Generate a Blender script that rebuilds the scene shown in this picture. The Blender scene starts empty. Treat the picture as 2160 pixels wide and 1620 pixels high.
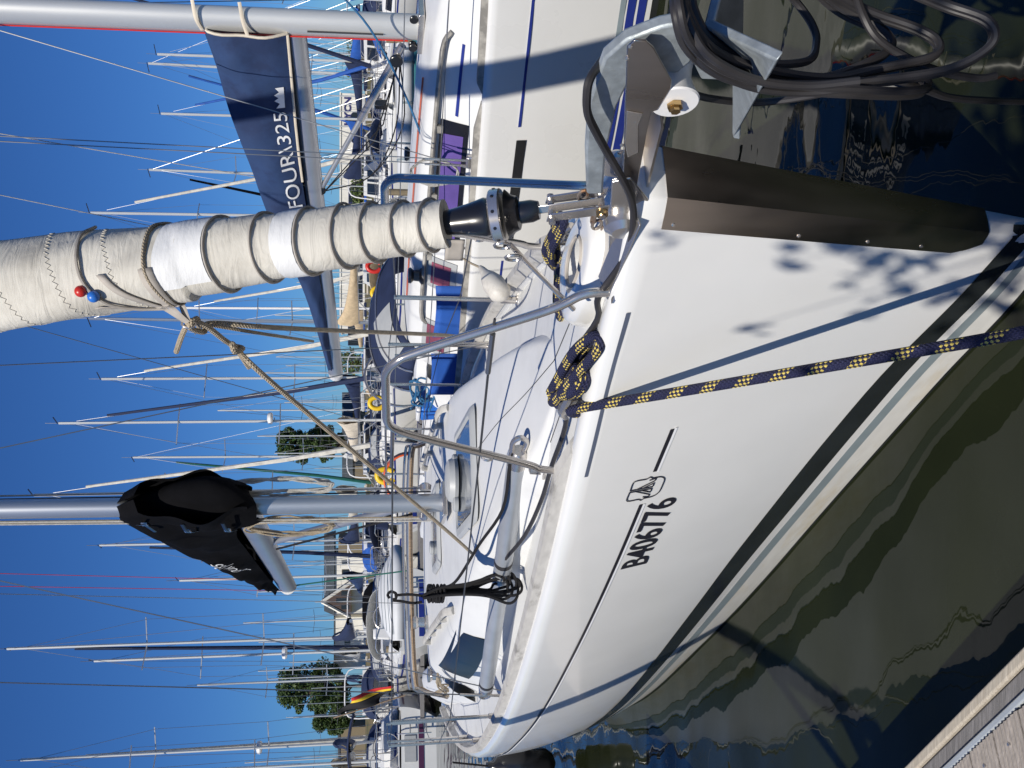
import bpy, bmesh, math, random
import numpy as np
from mathutils import Vector, Matrix
R = math.radians
sc = bpy.context.scene
# ------------------------------------------------------------------ camera
FPX, HOR, EYE = 2080.0, 782.0, 2.0            # focal length in photo pixels, horizon, eye height
PITCH = math.atan((1080 - HOR) / FPX)
cam = bpy.data.cameras.new('camera'); camo = bpy.data.objects.new('camera', cam)
sc.collection.objects.link(camo); sc.camera = camo
cam.sensor_width = 36; cam.lens = 36 * FPX / 2160; cam.clip_start = .05; cam.clip_end = 4000
fw = Vector((0, math.cos(PITCH), -math.sin(PITCH))); rt = Vector((1, 0, 0)); up = rt.cross(fw)
m = Matrix((( -up.x, rt.x, -fw.x), (-up.y, rt.y, -fw.y), (-up.z, rt.z, -fw.z)))   # the phone was held upright, the picture lies on its side
camo.matrix_world = Matrix.Translation((0, 0, EYE)) @ m.to_4x4()
# ------------------------------------------------------------------ sky, sun, exposure
SUN_TRAVEL, SUN_EL = R(32), R(43)             # light travels 32 deg right of the view, from behind
w = bpy.data.worlds.new('World'); sc.world = w; w.use_nodes = True
nt = w.node_tree; bg = nt.nodes['Background']
sky = nt.nodes.new('ShaderNodeTexSky'); sky.sky_type = 'NISHITA'; sky.sun_disc = False
sky.sun_elevation = SUN_EL; sky.sun_rotation = SUN_TRAVEL + math.pi
sky.altitude = 0; sky.air_density = 1.0; sky.dust_density = .0; sky.ozone_density = 3.0
tint = nt.nodes.new('ShaderNodeMix'); tint.data_type = 'RGBA'; tint.blend_type = 'MULTIPLY'; tint.inputs['Factor'].default_value = 1; tint.inputs['B'].default_value = (.24, .50, .92, 1)
nt.links.new(sky.outputs[0], tint.inputs['A']); nt.links.new(tint.outputs['Result'], bg.inputs[0]); bg.inputs[1].default_value = .085
sun = bpy.data.lights.new('sun', 'SUN'); sun.energy = 4.7; sun.angle = R(.53); sun.color = (1, .945, .85)
suno = bpy.data.objects.new('sun', sun); sc.collection.objects.link(suno)
SUNDIR = Vector((math.sin(SUN_TRAVEL) * math.cos(SUN_EL), math.cos(SUN_TRAVEL) * math.cos(SUN_EL), -math.sin(SUN_EL)))
suno.rotation_euler = SUNDIR.to_track_quat('-Z', 'Y').to_euler(); suno.location = (-20, -30, 40)
sc.view_settings.view_transform = 'Standard'; sc.view_settings.look = 'None'
sc.view_settings.exposure = 0.0; sc.view_settings.gamma = 1.0
# ------------------------------------------------------------------ pixel rays and boat frames
C0 = np.array([0, 0, EYE])
def ray(x, y):
    a = (810 - y) / FPX; b = (x - 1080) / FPX
    return np.array([a, math.cos(PITCH) - b * math.sin(PITCH), -(b * math.cos(PITCH) + math.sin(PITCH))])
def atY(x, y, Y): r = ray(x, y); return C0 + r * Y / r[1]
def atz(x, y, z): r = ray(x, y); return C0 + r * (z - EYE) / r[2]
class Frame:
    """s metres aft of the stem, o metres to starboard, z above the water"""
    def __init__(f, B, th):
        f.th = th; f.B = np.array([B[0], B[1], 0.]); f.A = np.array([-math.sin(th), math.cos(th), 0]); f.S = np.array([-f.A[1], f.A[0], 0])
    def L(f, P): d = np.array(P) - f.B; return np.array([d @ f.A, d @ f.S, d[2]])
    def W(f, v): return f.B + f.A * v[0] + f.S * v[1] + np.array([0, 0, v[2]])
    def z(f, x, y, z): return f.L(atz(x, y, z))
    def o(f, x, y, o): r = ray(x, y); t = (o - (C0 - f.B) @ f.S) / (r @ f.S); return f.L(C0 + r * t)
    def s(f, x, y, v): r = ray(x, y); t = (v - (C0 - f.B) @ f.A) / (r @ f.A); return f.L(C0 + r * t)
MF = Frame((.53, 2.35), .318); NF = Frame((4.92, 5.25), .628)
rng = random.Random(7)
# ------------------------------------------------------------------ mesh helpers
col = sc.collection
def tag(o, label=None, cat=None, group=None, kind=None):
    if label: o['label'] = label
    if cat: o['category'] = cat
    if group: o['group'] = group
    if kind: o['kind'] = kind
    return o
def empty(name, loc, rz=0, label=None, cat=None, group=None):
    o = bpy.data.objects.new(name, None); col.objects.link(o); o.location = loc; o.rotation_euler = (0, 0, rz)
    o.empty_display_size = .2
    return tag(o, label, cat, group)
def vnorm(v): v = np.array(v, float); n = np.linalg.norm(v); return v / n if n > 1e-12 else v
def smoothpath(pts, k=6):
    P = [np.array(p, float) for p in pts]
    if len(P) < 3: return P
    out = []
    for i in range(len(P) - 1):
        p0 = P[i - 1] if i > 0 else 2 * P[0] - P[1]; p3 = P[i + 2] if i + 2 < len(P) else 2 * P[-1] - P[-2]
        p1, p2 = P[i], P[i + 1]
        for j in range(k):
            t = j / k
            out.append(.5 * (2 * p1 + (p2 - p0) * t + (2 * p0 - 5 * p1 + 4 * p2 - p3) * t * t + (3 * p1 - p0 - 3 * p2 + p3) * t ** 3))
    out.append(P[-1]); return out
def pchip(xs, ys):
    xs = np.array(xs, float); ys = np.array(ys, float); h = np.diff(xs); d = np.diff(ys) / h
    mm = np.zeros(len(xs)); mm[0], mm[-1] = d[0], d[-1]
    for i in range(1, len(xs) - 1):
        if d[i - 1] * d[i] > 0:
            w1, w2 = 2 * h[i] + h[i - 1], h[i] + 2 * h[i - 1]; mm[i] = (w1 + w2) / (w1 / d[i - 1] + w2 / d[i])
    def f(x):
        x = min(max(x, xs[0]), xs[-1]); i = min(max(int(np.searchsorted(xs, x)) - 1, 0), len(h) - 1)
        t = (x - xs[i]) / h[i]; t2, t3 = t * t, t ** 3
        return (2 * t3 - 3 * t2 + 1) * ys[i] + (t3 - 2 * t2 + t) * h[i] * mm[i] + (-2 * t3 + 3 * t2) * ys[i + 1] + (t3 - t2) * h[i] * mm[i + 1]
    return f
def lerp(a, b, t): return a + (b - a) * t
class MB:
    def __init__(s): s.v = []; s.f = []; s.uv = {}
    def add(s, vs, fs):
        n = len(s.v); s.v += [tuple(map(float, p)) for p in vs]; s.f += [tuple(n + i for i in q) for q in fs]; return s
    def box(s, c, d, ax=None, taper=1):
        """centre, full sizes, optional three axes"""
        X, Y, Z = [np.array(a, float) for a in (ax or ((1, 0, 0), (0, 1, 0), (0, 0, 1)))]; c = np.array(c, float)
        vs = []
        for k, tz in ((-.5, 1), (.5, taper)):
            for i, j in ((-.5, -.5), (.5, -.5), (.5, .5), (-.5, .5)): vs.append(c + X * i * d[0] * tz + Y * j * d[1] * tz + Z * k * d[2])
        return s.add(vs, [(3, 2, 1, 0), (4, 5, 6, 7), (0, 1, 5, 4), (1, 2, 6, 5), (2, 3, 7, 6), (3, 0, 4, 7)])
    def prism(s, poly, d):
        n = len(poly); P = [np.array(p, float) for p in poly]; d = np.array(d, float)
        return s.add(P + [p + d for p in P], [tuple(range(n))[::-1], tuple(range(n, 2 * n))] + [(i, (i + 1) % n, n + (i + 1) % n, n + i) for i in range(n)])
    def tube(s, pts, r, n=8, cap=True, ell=None, up=None, closed=False):
        """r: number, list or function of 0..1; ell: (a,b) scaling of the section"""
        P = [np.array(p, float) for p in pts]; m = len(P); T = []
        for i in range(m):
            if closed: T.append(vnorm(P[(i + 1) % m] - P[i - 1]))
            else: T.append(vnorm(P[min(i + 1, m - 1)] - P[max(i - 1, 0)]))
        u = np.array(up, float) if up is not None else (np.array([0, 0, 1.]) if abs(T[0][2]) < .9 else np.array([1., 0, 0]))
        N = vnorm(u - T[0] * (u @ T[0])); base = len(s.v); L = 0
        for i in range(m):
            N = vnorm(N - T[i] * (N @ T[i])); B = np.cross(T[i], N)
            rr = r(i / (m - 1)) if callable(r) else (r[i] if isinstance(r, (list, tuple)) else r)
            if i: L += np.linalg.norm(P[i] - P[i - 1])
            ea, eb = ell if ell else (1, 1)
            for k in range(n):
                a = 2 * math.pi * k / n; s.v.append(tuple(P[i] + N * math.cos(a) * rr * ea + B * math.sin(a) * rr * eb))
            for k in range(n): s.uv[base + i * n + k] = (L, k / n)
        for i in range(m if closed else m - 1):
            j = (i + 1) % m
            for k in range(n):
                s.f.append((base + i * n + k, base + i * n + (k + 1) % n, base + j * n + (k + 1) % n, base + j * n + k))
        if cap and not closed: s.f.append(tuple(base + k for k in range(n))[::-1]); s.f.append(tuple(base + (m - 1) * n + k for k in range(n)))
        return s
    def cyl(s, a, b, r, r2=None, n=12): return s.tube([a, b], [r, r if r2 is None else r2], n)
    def lathe(s, c, ax, prof, n=16):
        """prof: list of (distance along axis, radius)"""
        ax = vnorm(ax); c = np.array(c, float); u = np.array([0, 0, 1.]) if abs(ax[2]) < .9 else np.array([1., 0, 0])
        N = vnorm(np.cross(u, ax)); B = np.cross(ax, N); base = len(s.v)
        for d, r in prof:
            for k in range(n):
                a = 2 * math.pi * k / n; s.v.append(tuple(c + ax * d + N * math.cos(a) * r + B * math.sin(a) * r))
        for i in range(len(prof) - 1):
            for k in range(n): s.f.append((base + i * n + k, base + i * n + (k + 1) % n, base + (i + 1) * n + (k + 1) % n, base + (i + 1) * n + k))
        s.f.append(tuple(base + k for k in range(n))[::-1]); s.f.append(tuple(base + (len(prof) - 1) * n + k for k in range(n)))
        return s
    def grid(s, nu, nv, fn, flip=False, wrap=False):
        base = len(s.v)
        for i in range(nu):
            for j in range(nv): s.v.append(tuple(map(float, fn(i / (nu - 1), j / (nv - 1)))))
        for i in range(nu - 1):
            for j in range(nv - 1):
                q = (base + i * nv + j, base + (i + 1) * nv + j, base + (i + 1) * nv + j + 1, base + i * nv + j + 1)
                s.f.append(q[::-1] if flip else q)
        return s
    def ball(s, c, r, n=10, sc3=(1, 1, 1)):
        c = np.array(c, float)
        return s.grid(n + 1, 2 * n + 1, lambda a, b: c + np.array([math.sin(a * math.pi) * math.cos(b * 2 * math.pi) * sc3[0], math.sin(a * math.pi) * math.sin(b * 2 * math.pi) * sc3[1], math.cos(a * math.pi) * sc3[2]]) * r)
    def build(s, name, mat, parent=None, boat=False, smooth=35, label=None, cat=None, group=None, kind=None, bevel=0, solid=0, origin=None):
        """boat: vertices are (s, o, z) and become parent-local (-s, -o, z); top-level meshes get their origin at the base"""
        V = np.array(s.v, float).reshape(-1, 3)
        if boat: V = V * np.array([-1, -1, 1])
        me = bpy.data.meshes.new(name); loc = None
        if parent is None and len(V):
            loc = np.array(origin) if origin is not None else np.array([V[:, 0].mean(), V[:, 1].mean(), V[:, 2].min()]); V = V - loc
        me.from_pydata([tuple(p) for p in V], [], s.f)
        if s.uv:
            ul = me.uv_layers.new(name='UVMap'); li = np.zeros(len(me.loops), int); me.loops.foreach_get('vertex_index', li)
            out = []
            for p in me.polygons:
                vs = [s.uv.get(li[k], (0, 0)) for k in p.loop_indices]; mx = max(q[1] for q in vs)
                for q in vs: out += [q[0], q[1] + (1 if mx > .6 and q[1] < .01 else 0)]
            ul.data.foreach_set('uv', out)
        if smooth:
            me.polygons.foreach_set('use_smooth', [True] * len(me.polygons)); me.set_sharp_from_angle(angle=R(smooth))
        me.materials.append(mat); me.update()
        o = bpy.data.objects.new(name, me); col.objects.link(o)
        if parent is not None: o.parent = parent
        elif loc is not None: o.location = loc
        if solid: md = o.modifiers.new('solid', 'SOLIDIFY'); md.thickness = solid; md.offset = 0
        if bevel: md = o.modifiers.new('bevel', 'BEVEL'); md.width = bevel; md.segments = 2; md.limit_method = 'ANGLE'
        return tag(o, label, cat, group, kind)
def text2d(txt, size=1, bold=0, shear=0, space=1):
    cu = bpy.data.curves.new('lettering', 'FONT'); cu.body = txt; cu.size = size; cu.offset = bold; cu.shear = shear; cu.space_character = space; cu.fill_mode = 'FRONT'
    cu.resolution_u = 4
    o = bpy.data.objects.new('lettering', cu); col.objects.link(o); bpy.context.view_layer.update()
    me = bpy.data.meshes.new_from_object(o.evaluated_get(bpy.context.evaluated_depsgraph_get())); bpy.data.objects.remove(o); bpy.data.curves.remove(cu)
    bm = bmesh.new(); bm.from_mesh(me); bpy.data.meshes.remove(me)
    bmesh.ops.triangulate(bm, faces=bm.faces[:]); bmesh.ops.remove_doubles(bm, verts=bm.verts[:], dist=1e-5)
    bm.verts.index_update(); V = [(v.co.x, v.co.y) for v in bm.verts]; F = [tuple(v.index for v in f.verts) for f in bm.faces]; bm.free()
    return V, F
def lettering(name, txt, fn, mat, parent, boat=False, width=None, height=None, **k):
    """map the letters through fn(u in 0..1 along, v in 0..1 up)"""
    V, F = text2d(txt, **k); xs = [p[0] for p in V]; ys = [p[1] for p in V]; x0, x1, y0, y1 = min(xs), max(xs), min(ys), max(ys)
    mb = MB(); mb.add([fn((x - x0) / (x1 - x0), (y - y0) / (y1 - y0)) for x, y in V], F)
    return mb.build(name, mat, parent, boat=boat, smooth=0)
# ------------------------------------------------------------------ materials
def mat(name, c, rough=.5, metal=0, var=.06, scale=8, bump=0, bscale=60, coat=0, c2=None, mixscale=3, mixlo=.45, mixhi=.6, stretch=(1, 1, 1), spec=.5, detail=4, rvar=.1):
    M = bpy.data.materials.new(name); M.use_nodes = True; n = M.node_tree.nodes; l = M.node_tree.links; b = n['Principled BSDF']
    tc = n.new('ShaderNodeTexCoord'); mp = n.new('ShaderNodeMapping'); mp.inputs['Scale'].default_value = stretch; l.new(tc.outputs['Object'], mp.inputs[0])
    no = n.new('ShaderNodeTexNoise'); no.inputs['Scale'].default_value = scale; no.inputs['Detail'].default_value = detail; l.new(mp.outputs[0], no.inputs[0])
    hs = n.new('ShaderNodeHueSaturation'); hs.inputs['Color'].default_value = (*c, 1)
    mr = n.new('ShaderNodeMapRange'); mr.inputs['From Min'].default_value = .3; mr.inputs['From Max'].default_value = .7
    mr.inputs['To Min'].default_value = 1 - var; mr.inputs['To Max'].default_value = 1 + var; l.new(no.outputs[0], mr.inputs[0]); l.new(mr.outputs[0], hs.inputs['Value'])
    outc = hs.outputs[0]
    if c2 is not None:
        n2 = n.new('ShaderNodeTexNoise'); n2.inputs['Scale'].default_value = mixscale; n2.inputs['Detail'].default_value = 6; n2.inputs['Roughness'].default_value = .65; l.new(mp.outputs[0], n2.inputs[0])
        r2 = n.new('ShaderNodeMapRange'); r2.inputs['From Min'].default_value = mixlo; r2.inputs['From Max'].default_value = mixhi; l.new(n2.outputs[0], r2.inputs[0])
        mx = n.new('ShaderNodeMix'); mx.data_type = 'RGBA'; l.new(r2.outputs[0], mx.inputs['Factor']); l.new(outc, mx.inputs['A']); mx.inputs['B'].default_value = (*c2, 1); outc = mx.outputs['Result']
    l.new(outc, b.inputs['Base Color'])
    b.inputs['Metallic'].default_value = metal; b.inputs['Coat Weight'].default_value = coat; b.inputs['Specular IOR Level'].default_value = spec; b.inputs['Coat Roughness'].default_value = .06
    rr = n.new('ShaderNodeMapRange'); rr.inputs['To Min'].default_value = max(0, rough * (1 - rvar)); rr.inputs['To Max'].default_value = min(1, rough * (1 + rvar)); l.new(no.outputs[0], rr.inputs[0]); l.new(rr.outputs[0], b.inputs['Roughness'])
    if bump:
        bn = n.new('ShaderNodeTexNoise'); bn.inputs['Scale'].default_value = bscale; bn.inputs['Detail'].default_value = 5; l.new(mp.outputs[0], bn.inputs[0])
        bu = n.new('ShaderNodeBump'); bu.inputs['Strength'].default_value = bump; bu.inputs['Distance'].default_value = .01; l.new(bn.outputs[0], bu.inputs['Height']); l.new(bu.outputs[0], b.inputs['Normal'])
    return M
def N_(M, t): return M.node_tree.nodes.new(t)
def rope_mat(name, base, fleck=None, pitch=.075, strands=8):
    M = bpy.data.materials.new(name); M.use_nodes = True; n = M.node_tree.nodes; l = M.node_tree.links; b = n['Principled BSDF']; b.inputs['Roughness'].default_value = .75
    def math_(op, a, c=None, d=None):
        q = n.new('ShaderNodeMath'); q.operation = op
        for i, v in enumerate((a, c, d)):
            if v is None: continue
            if isinstance(v, (int, float)): q.inputs[i].default_value = v
            else: l.new(v, q.inputs[i])
        return q.outputs[0]
    uv = n.new('ShaderNodeUVMap'); sx = n.new('ShaderNodeSeparateXYZ'); l.new(uv.outputs[0], sx.inputs[0]); u, v = sx.outputs[0], sx.outputs[1]
    k = 75 if fleck else 1 / pitch * 5
    a = math_('ADD', math_('MULTIPLY', u, k), math_('MULTIPLY', v, strands / 2)); c = math_('SUBTRACT', math_('MULTIPLY', u, k), math_('MULTIPLY', v, strands / 2))
    sa = math_('ABSOLUTE', math_('SINE', math_('MULTIPLY', a, math.pi))); sb = math_('ABSOLUTE', math_('SINE', math_('MULTIPLY', c, math.pi)))
    hgt = math_('MULTIPLY', sa, sb)
    mx = n.new('ShaderNodeMix'); mx.data_type = 'RGBA'; mx.inputs['A'].default_value = (*base, 1); mx.inputs['B'].default_value = (*(fleck or base), 1)
    if fleck:
        par = math_('FRACT', math_('MULTIPLY', math_('ADD', math_('FLOOR', a), math_('FLOOR', c)), .5))
        band = math_('FRACT', math_('ADD', math_('DIVIDE', u, pitch), v)); msk = math_('MULTIPLY', math_('LESS_THAN', par, .25), math_('LESS_THAN', band, .42))
        l.new(math_('MULTIPLY', msk, math_('GREATER_THAN', hgt, .12)), mx.inputs['Factor'])
    else: mx.inputs['Factor'].default_value = 0
    dk = n.new('ShaderNodeMix'); dk.data_type = 'RGBA'; dk.blend_type = 'MULTIPLY'; dk.inputs['Factor'].default_value = 1
    l.new(mx.outputs['Result'], dk.inputs['A']); tc = n.new('ShaderNodeTexCoord'); no = n.new('ShaderNodeTexNoise'); no.inputs['Scale'].default_value = 40; l.new(tc.outputs['Object'], no.inputs[0])
    rp = n.new('ShaderNodeMapRange'); rp.inputs['To Min'].default_value = .6; rp.inputs['To Max'].default_value = 1.3; l.new(no.outputs[0], rp.inputs[0]); l.new(rp.outputs[0], dk.inputs['B'])
    l.new(dk.outputs['Result'], b.inputs['Base Color'])
    bu = n.new('ShaderNodeBump'); bu.inputs['Strength'].default_value = .9; bu.inputs['Distance'].default_value = .004; l.new(hgt, bu.inputs['Height']); l.new(bu.outputs[0], b.inputs['Normal'])
    return M
m_gel = mat('gelcoat', (.76, .755, .73), .22, var=.025, scale=3, coat=.5, bump=.01, bscale=4)
m_gel2 = mat('gelcoat_neighbour', (.70, .695, .67), .28, var=.03, scale=2, coat=.4)
m_deck = mat('deck_gelcoat', (.70, .70, .685), .42, var=.03, scale=5, bump=.03, bscale=300, c2=(.60, .60, .58), mixscale=2.2, mixlo=.55, mixhi=.8)
m_rail = mat('weathered_rail', (.47, .455, .425), .7, var=.12, scale=20, c2=(.15, .14, .125), mixscale=7, mixlo=.55, mixhi=.75, bump=.04, bscale=80, stretch=(.6, 1, 2))
m_rail2 = mat('grey_rail', (.36, .34, .30), .7, var=.2, scale=15, c2=(.2, .19, .17), mixscale=6, bump=.1)
m_ss = mat('stainless', (.56, .53, .50), .22, .82, var=.05, scale=12, rvar=.35)
m_ssd = mat('brushed_stainless', (.62, .55, .48), .3, 1, var=.18, scale=7, stretch=(1, 1, .2), rvar=.4, bump=.02, bscale=30)
m_alu = mat('anodised_mast', (.50, .51, .52), .38, .75, var=.05, scale=5, stretch=(1, 1, .1))
m_aluw = mat('white_spar', (.60, .60, .58), .35, .25, var=.05, scale=4, stretch=(1, 1, .1))
m_pole = mat('pole_aluminium', (.47, .49, .51), .42, .55, var=.1, scale=6)
m_galv = mat('galvanised', (.40, .44, .455), .5, .45, var=.22, scale=25, bump=.12, bscale=90, c2=(.27, .30, .315), mixscale=14, mixlo=.4, mixhi=.7)
m_black = mat('black_plastic', (.012, .012, .014), .28, var=.2, coat=.3)
m_rubber = mat('black_rubber', (.028, .026, .027), .5, var=.25, scale=10)
m_blackcanvas = mat('black_canvas', (.005, .005, .006), .95, var=.25, scale=9, bump=.5, bscale=9, spec=.06)
m_navy = mat('navy_canvas', (.018, .045, .125), .8, var=.18, scale=5, bump=.4, bscale=7, c2=(.012, .028, .085), mixscale=2.5)
m_navy2 = mat('dark_navy_canvas', (.012, .022, .065), .8, var=.2, scale=5, bump=.3, bscale=8)
m_royal = mat('royal_blue_cloth', (.015, .085, .36), .7, var=.15, scale=4, bump=.25, bscale=8)
m_white = mat('white_lettering', (.8, .8, .8), .6, var=.04)
m_wplas = mat('white_plastic', (.8, .79, .77), .35, var=.03)
m_ink = mat('dark_lettering', (.022, .022, .03), .35, var=.1)
m_boot = mat('boot_topping', (.022, .026, .028), .25, var=.2, scale=5, coat=.4)
m_grey = mat('grey_stripe', (.24, .29, .31), .3, var=.08)
m_stain = mat('stained_topside', (.74, .73, .69), .35, var=.05, c2=(.64, .54, .36), mixscale=2.2, mixlo=.52, mixhi=.82, coat=.3, stretch=(1, 1, 3))
m_anti = mat('antifouling', (.012, .014, .014), .6, var=.3)
m_bluestripe = mat('blue_stripe', (.02, .035, .22), .35, var=.1)
m_groove = mat('groove_shade', (.10, .12, .17), .45, var=.1)  # shade inside the bulwark groove, put into the colour
m_rope = rope_mat('navy_yellow_rope', (.012, .014, .055), (.72, .56, .13), .11, 16)
m_beige = rope_mat('beige_rope', (.46, .38, .27), None, .05)
m_blackrope = rope_mat('black_rope', (.010, .009, .011), None, .03)
m_bluerope = rope_mat('blue_rope', (.04, .20, .42), None, .03)
m_whiterope = rope_mat('white_rope', (.62, .60, .55), None, .03)
m_wire = mat('steel_wire', (.30, .30, .30), .35, .8)
m_dwire = mat('dark_wire', (.07, .07, .075), .45, .4)
m_hatch = mat('hatch_acrylic', (.05, .06, .075), .12, var=.1, coat=.6)
m_hgrey = mat('hatch_grey', (.40, .41, .41), .45, var=.06)
m_purple = mat('purple_window', (.115, .075, .26), .16, var=.15, scale=5, coat=.5)
m_smoke = mat('smoked_window', (.014, .014, .014), .07, var=.3, scale=3, coat=.8)
m_pink = mat('tinted_window', (.26, .075, .105), .2, var=.2, scale=4, coat=.4)
m_brass = mat('brass_nut', (.62, .43, .20), .3, 1, var=.1)
m_chain = mat('rusty_chain', (.28, .24, .21), .6, .6, var=.3, scale=40, c2=(.22, .11, .05), mixscale=20)
m_red = mat('red_plastic', (.55, .03, .02), .35, var=.1)
m_blue = mat('blue_plastic', (.03, .17, .60), .35, var=.1)
m_yellow = mat('yellow_plastic', (.80, .52, .02), .45, var=.1)
m_orange = mat('orange_cloth', (.85, .13, .03), .6, var=.1)
m_tan = mat('tan_canvas', (.52, .40, .25), .8, var=.12, bump=.3, bscale=9)
m_cream = mat('cream_canvas', (.66, .58, .46), .8, var=.1, bump=.3, bscale=9)
m_grcanvas = mat('grey_canvas', (.50, .50, .48), .8, var=.1, bump=.3, bscale=9)
m_green = mat('green_canvas', (.01, .11, .08), .8, var=.15)
m_teak = mat('teak', (.28, .20, .13), .6, var=.25, scale=12, stretch=(1, 8, 1))
# ------------------------------------------------------------------ water
def water_mat():
    M = bpy.data.materials.new('harbour_water'); M.use_nodes = True; n = M.node_tree.nodes; l = M.node_tree.links; b = n['Principled BSDF']
    tc = n.new('ShaderNodeTexCoord')
    no = n.new('ShaderNodeTexNoise'); no.inputs['Scale'].default_value = .9; no.inputs['Detail'].default_value = 3; l.new(tc.outputs['Object'], no.inputs[0])
    cr = n.new('ShaderNodeValToRGB'); cr.color_ramp.elements[0].position = .3; cr.color_ramp.elements[0].color = (.008, .0105, .0045, 1); cr.color_ramp.elements[1].position = .75; cr.color_ramp.elements[1].color = (.019, .023, .010, 1)
    l.new(no.outputs[0], cr.inputs[0]); l.new(cr.outputs[0], b.inputs['Base Color'])
    b.inputs['Roughness'].default_value = .015; b.inputs['IOR'].default_value = 1.333; b.inputs['Specular IOR Level'].default_value = .3
    mp = n.new('ShaderNodeMapping'); mp.inputs['Rotation'].default_value = (0, 0, .5); mp.inputs['Scale'].default_value = (1, 1.5, 1); l.new(tc.outputs['Object'], mp.inputs[0])
    a = n.new('ShaderNodeTexNoise'); a.inputs['Scale'].default_value = 1.5; a.inputs['Detail'].default_value = .6; a.inputs['Roughness'].default_value = .4; l.new(mp.outputs[0], a.inputs[0])
    c = n.new('ShaderNodeTexNoise'); c.inputs['Scale'].default_value = 9; c.inputs['Detail'].default_value = 1; l.new(mp.outputs[0], c.inputs[0])
    b1 = n.new('ShaderNodeBump'); b1.inputs['Strength'].default_value = 1; b1.inputs['Distance'].default_value = .022; l.new(a.outputs[0], b1.inputs['Height'])
    b2 = n.new('ShaderNodeBump'); b2.inputs['Strength'].default_value = 1; b2.inputs['Distance'].default_value = .0005; l.new(c.outputs[0], b2.inputs['Height']); l.new(b1.outputs[0], b2.inputs['Normal'])
    l.new(b2.outputs[0], b.inputs['Normal'])
    return M
m_water = water_mat()
MB().add([(-900, -60, 0), (900, -60, 0), (900, 1500, 0), (-900, 1500, 0)], [(0, 1, 2, 3)]).build('water', m_water, kind='structure', smooth=0, origin=(0, 0, 0))
# ------------------------------------------------------------------ pontoon knee the photographer stands on
def wood_mat(name, c, c2, ax):
    return mat(name, c, .75, var=.22, scale=14, c2=c2, mixscale=5, mixlo=.4, mixhi=.75, bump=.35, bscale=22, stretch=ax)
m_plank = wood_mat('weathered_decking', (.31, .275, .245), (.23, .205, .18), (1, 14, 14))
m_beam = wood_mat('dark_beam', (.20, .19, .185), (.11, .105, .10), (1.5, 18, 18))
m_beaml = wood_mat('pale_beam', (.46, .41, .33), (.34, .29, .22), (1.5, 18, 18))
m_alux = mat('aluminium_strip', (.60, .64, .64), .4, .5, var=.08)
DZ = .45
E0 = np.array([-1.13, 2.72]); E1 = np.array([-.62, 2.17]); ED = (E0 - E1) / np.linalg.norm(E0 - E1); EN = np.array([-ED[1], ED[0]])   # EN points to the deck side
if EN @ (np.array([-2, 0]) - E1) < 0: EN = -EN
PD = np.array([-.92, -.39]); PD /= np.linalg.norm(PD); PQ = np.array([PD[1], -PD[0]]);
if PQ[1] < 0: PQ = -PQ
def W2(p, z): return (p[0], p[1], z)
dock = empty('pontoon', (E1[0], E1[1], 0), 0, 'grey ribbed timber pontoon with a pale edge strip beside the white bow', 'pontoon')
def dloc(p): return np.array(p) - np.array([E1[0], E1[1], 0])
edge_off = .108                                     # planks start this far inside the outer edge
pw, gap = .118, .006
for i in range(-22, 14):
    # strip between q0 and q1 along PQ, start clipped by the edge line
    q0 = i * (pw + gap); q1 = q0 + pw; base = E1 + EN * edge_off
    def start(q):                                  # point base + PQ*q + PD*t on the edge line
        p = base + PQ * q; t = -((p - base) @ EN) / (PD @ EN); return p + PD * t
    a, b_ = start(q0), start(q1); jit = .008 * rng.random()
    mb = MB(); nr = 7; prof = []
    for r_ in range(nr):                           # anti-slip ribs
        x0 = r_ / nr; prof += [(x0 + .02, 0), (x0 + .06, .004), (x0 + .085, .004), (x0 + .125, 0)]
    prof = [(0, -.028), (0, 0)] + prof + [(1, 0), (1, -.028)]
    A_, B2 = [], []
    for u_, h_ in prof:
        p = a + (b_ - a) * u_ + PD * jit; A_.append(dloc(W2(p, DZ + h_))); B2.append(dloc(W2(start(q0 + pw * u_) + PD * 2.4, DZ + h_)))
    n_ = len(prof); mb.add(A_ + B2, [(k, k + 1, n_ + k + 1, n_ + k) for k in range(n_ - 1)] + [tuple(range(n_))[::-1]])
    pl = mb.build('plank', m_plank, dock, smooth=0)
    for off in (.055,):
        p = (a + b_) / 2 + PD * off
        MB().lathe(dloc(W2(p, DZ + .001)), (0, 0, 1), [(0, .0055), (.005, .005), (.006, .002)], 8).build('screw', m_ss, pl)
for name, o0, o1, z0, z1, mt in (('edge_board', 0, .03, .40, DZ - .012, m_beaml), ('edge_beam', .033, .078, .2, DZ - .02, m_beam), ('edge_strip', .081, .102, .3, DZ - .006, m_alux)):
    c = E1 + ED * .4 + EN * (o0 + o1) / 2
    MB().box(dloc(W2(c, (z0 + z1) / 2)), (7, o1 - o0, z1 - z0), ((ED[0], ED[1], 0), (EN[0], EN[1], 0), (0, 0, 1))).build(name, mt, dock, bevel=.006)
c = E1 + ED * .2 + EN * 1.4
MA, MS = MF.A[:2], MF.S[:2]
for i in range(16):                                # main walkway running past the bow, behind the photographer
    for j in range(-4, 6):
        q = MF.B[:2] - MA * (1.15 + i * .152) - MS * (j * 1.62)
        MB().box(dloc(W2(q, DZ - .02)), (1.6, .145, .03), ((MS[0], MS[1], 0), (MA[0], MA[1], 0), (0, 0, 1))).build('walkway_plank', m_plank, dock, smooth=0)
MB().box(dloc(W2(c, .2)), (6, 2.3, .34), ((ED[0], ED[1], 0), (EN[0], EN[1], 0), (0, 0, 1))).build('float', m_beam, dock)
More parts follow.
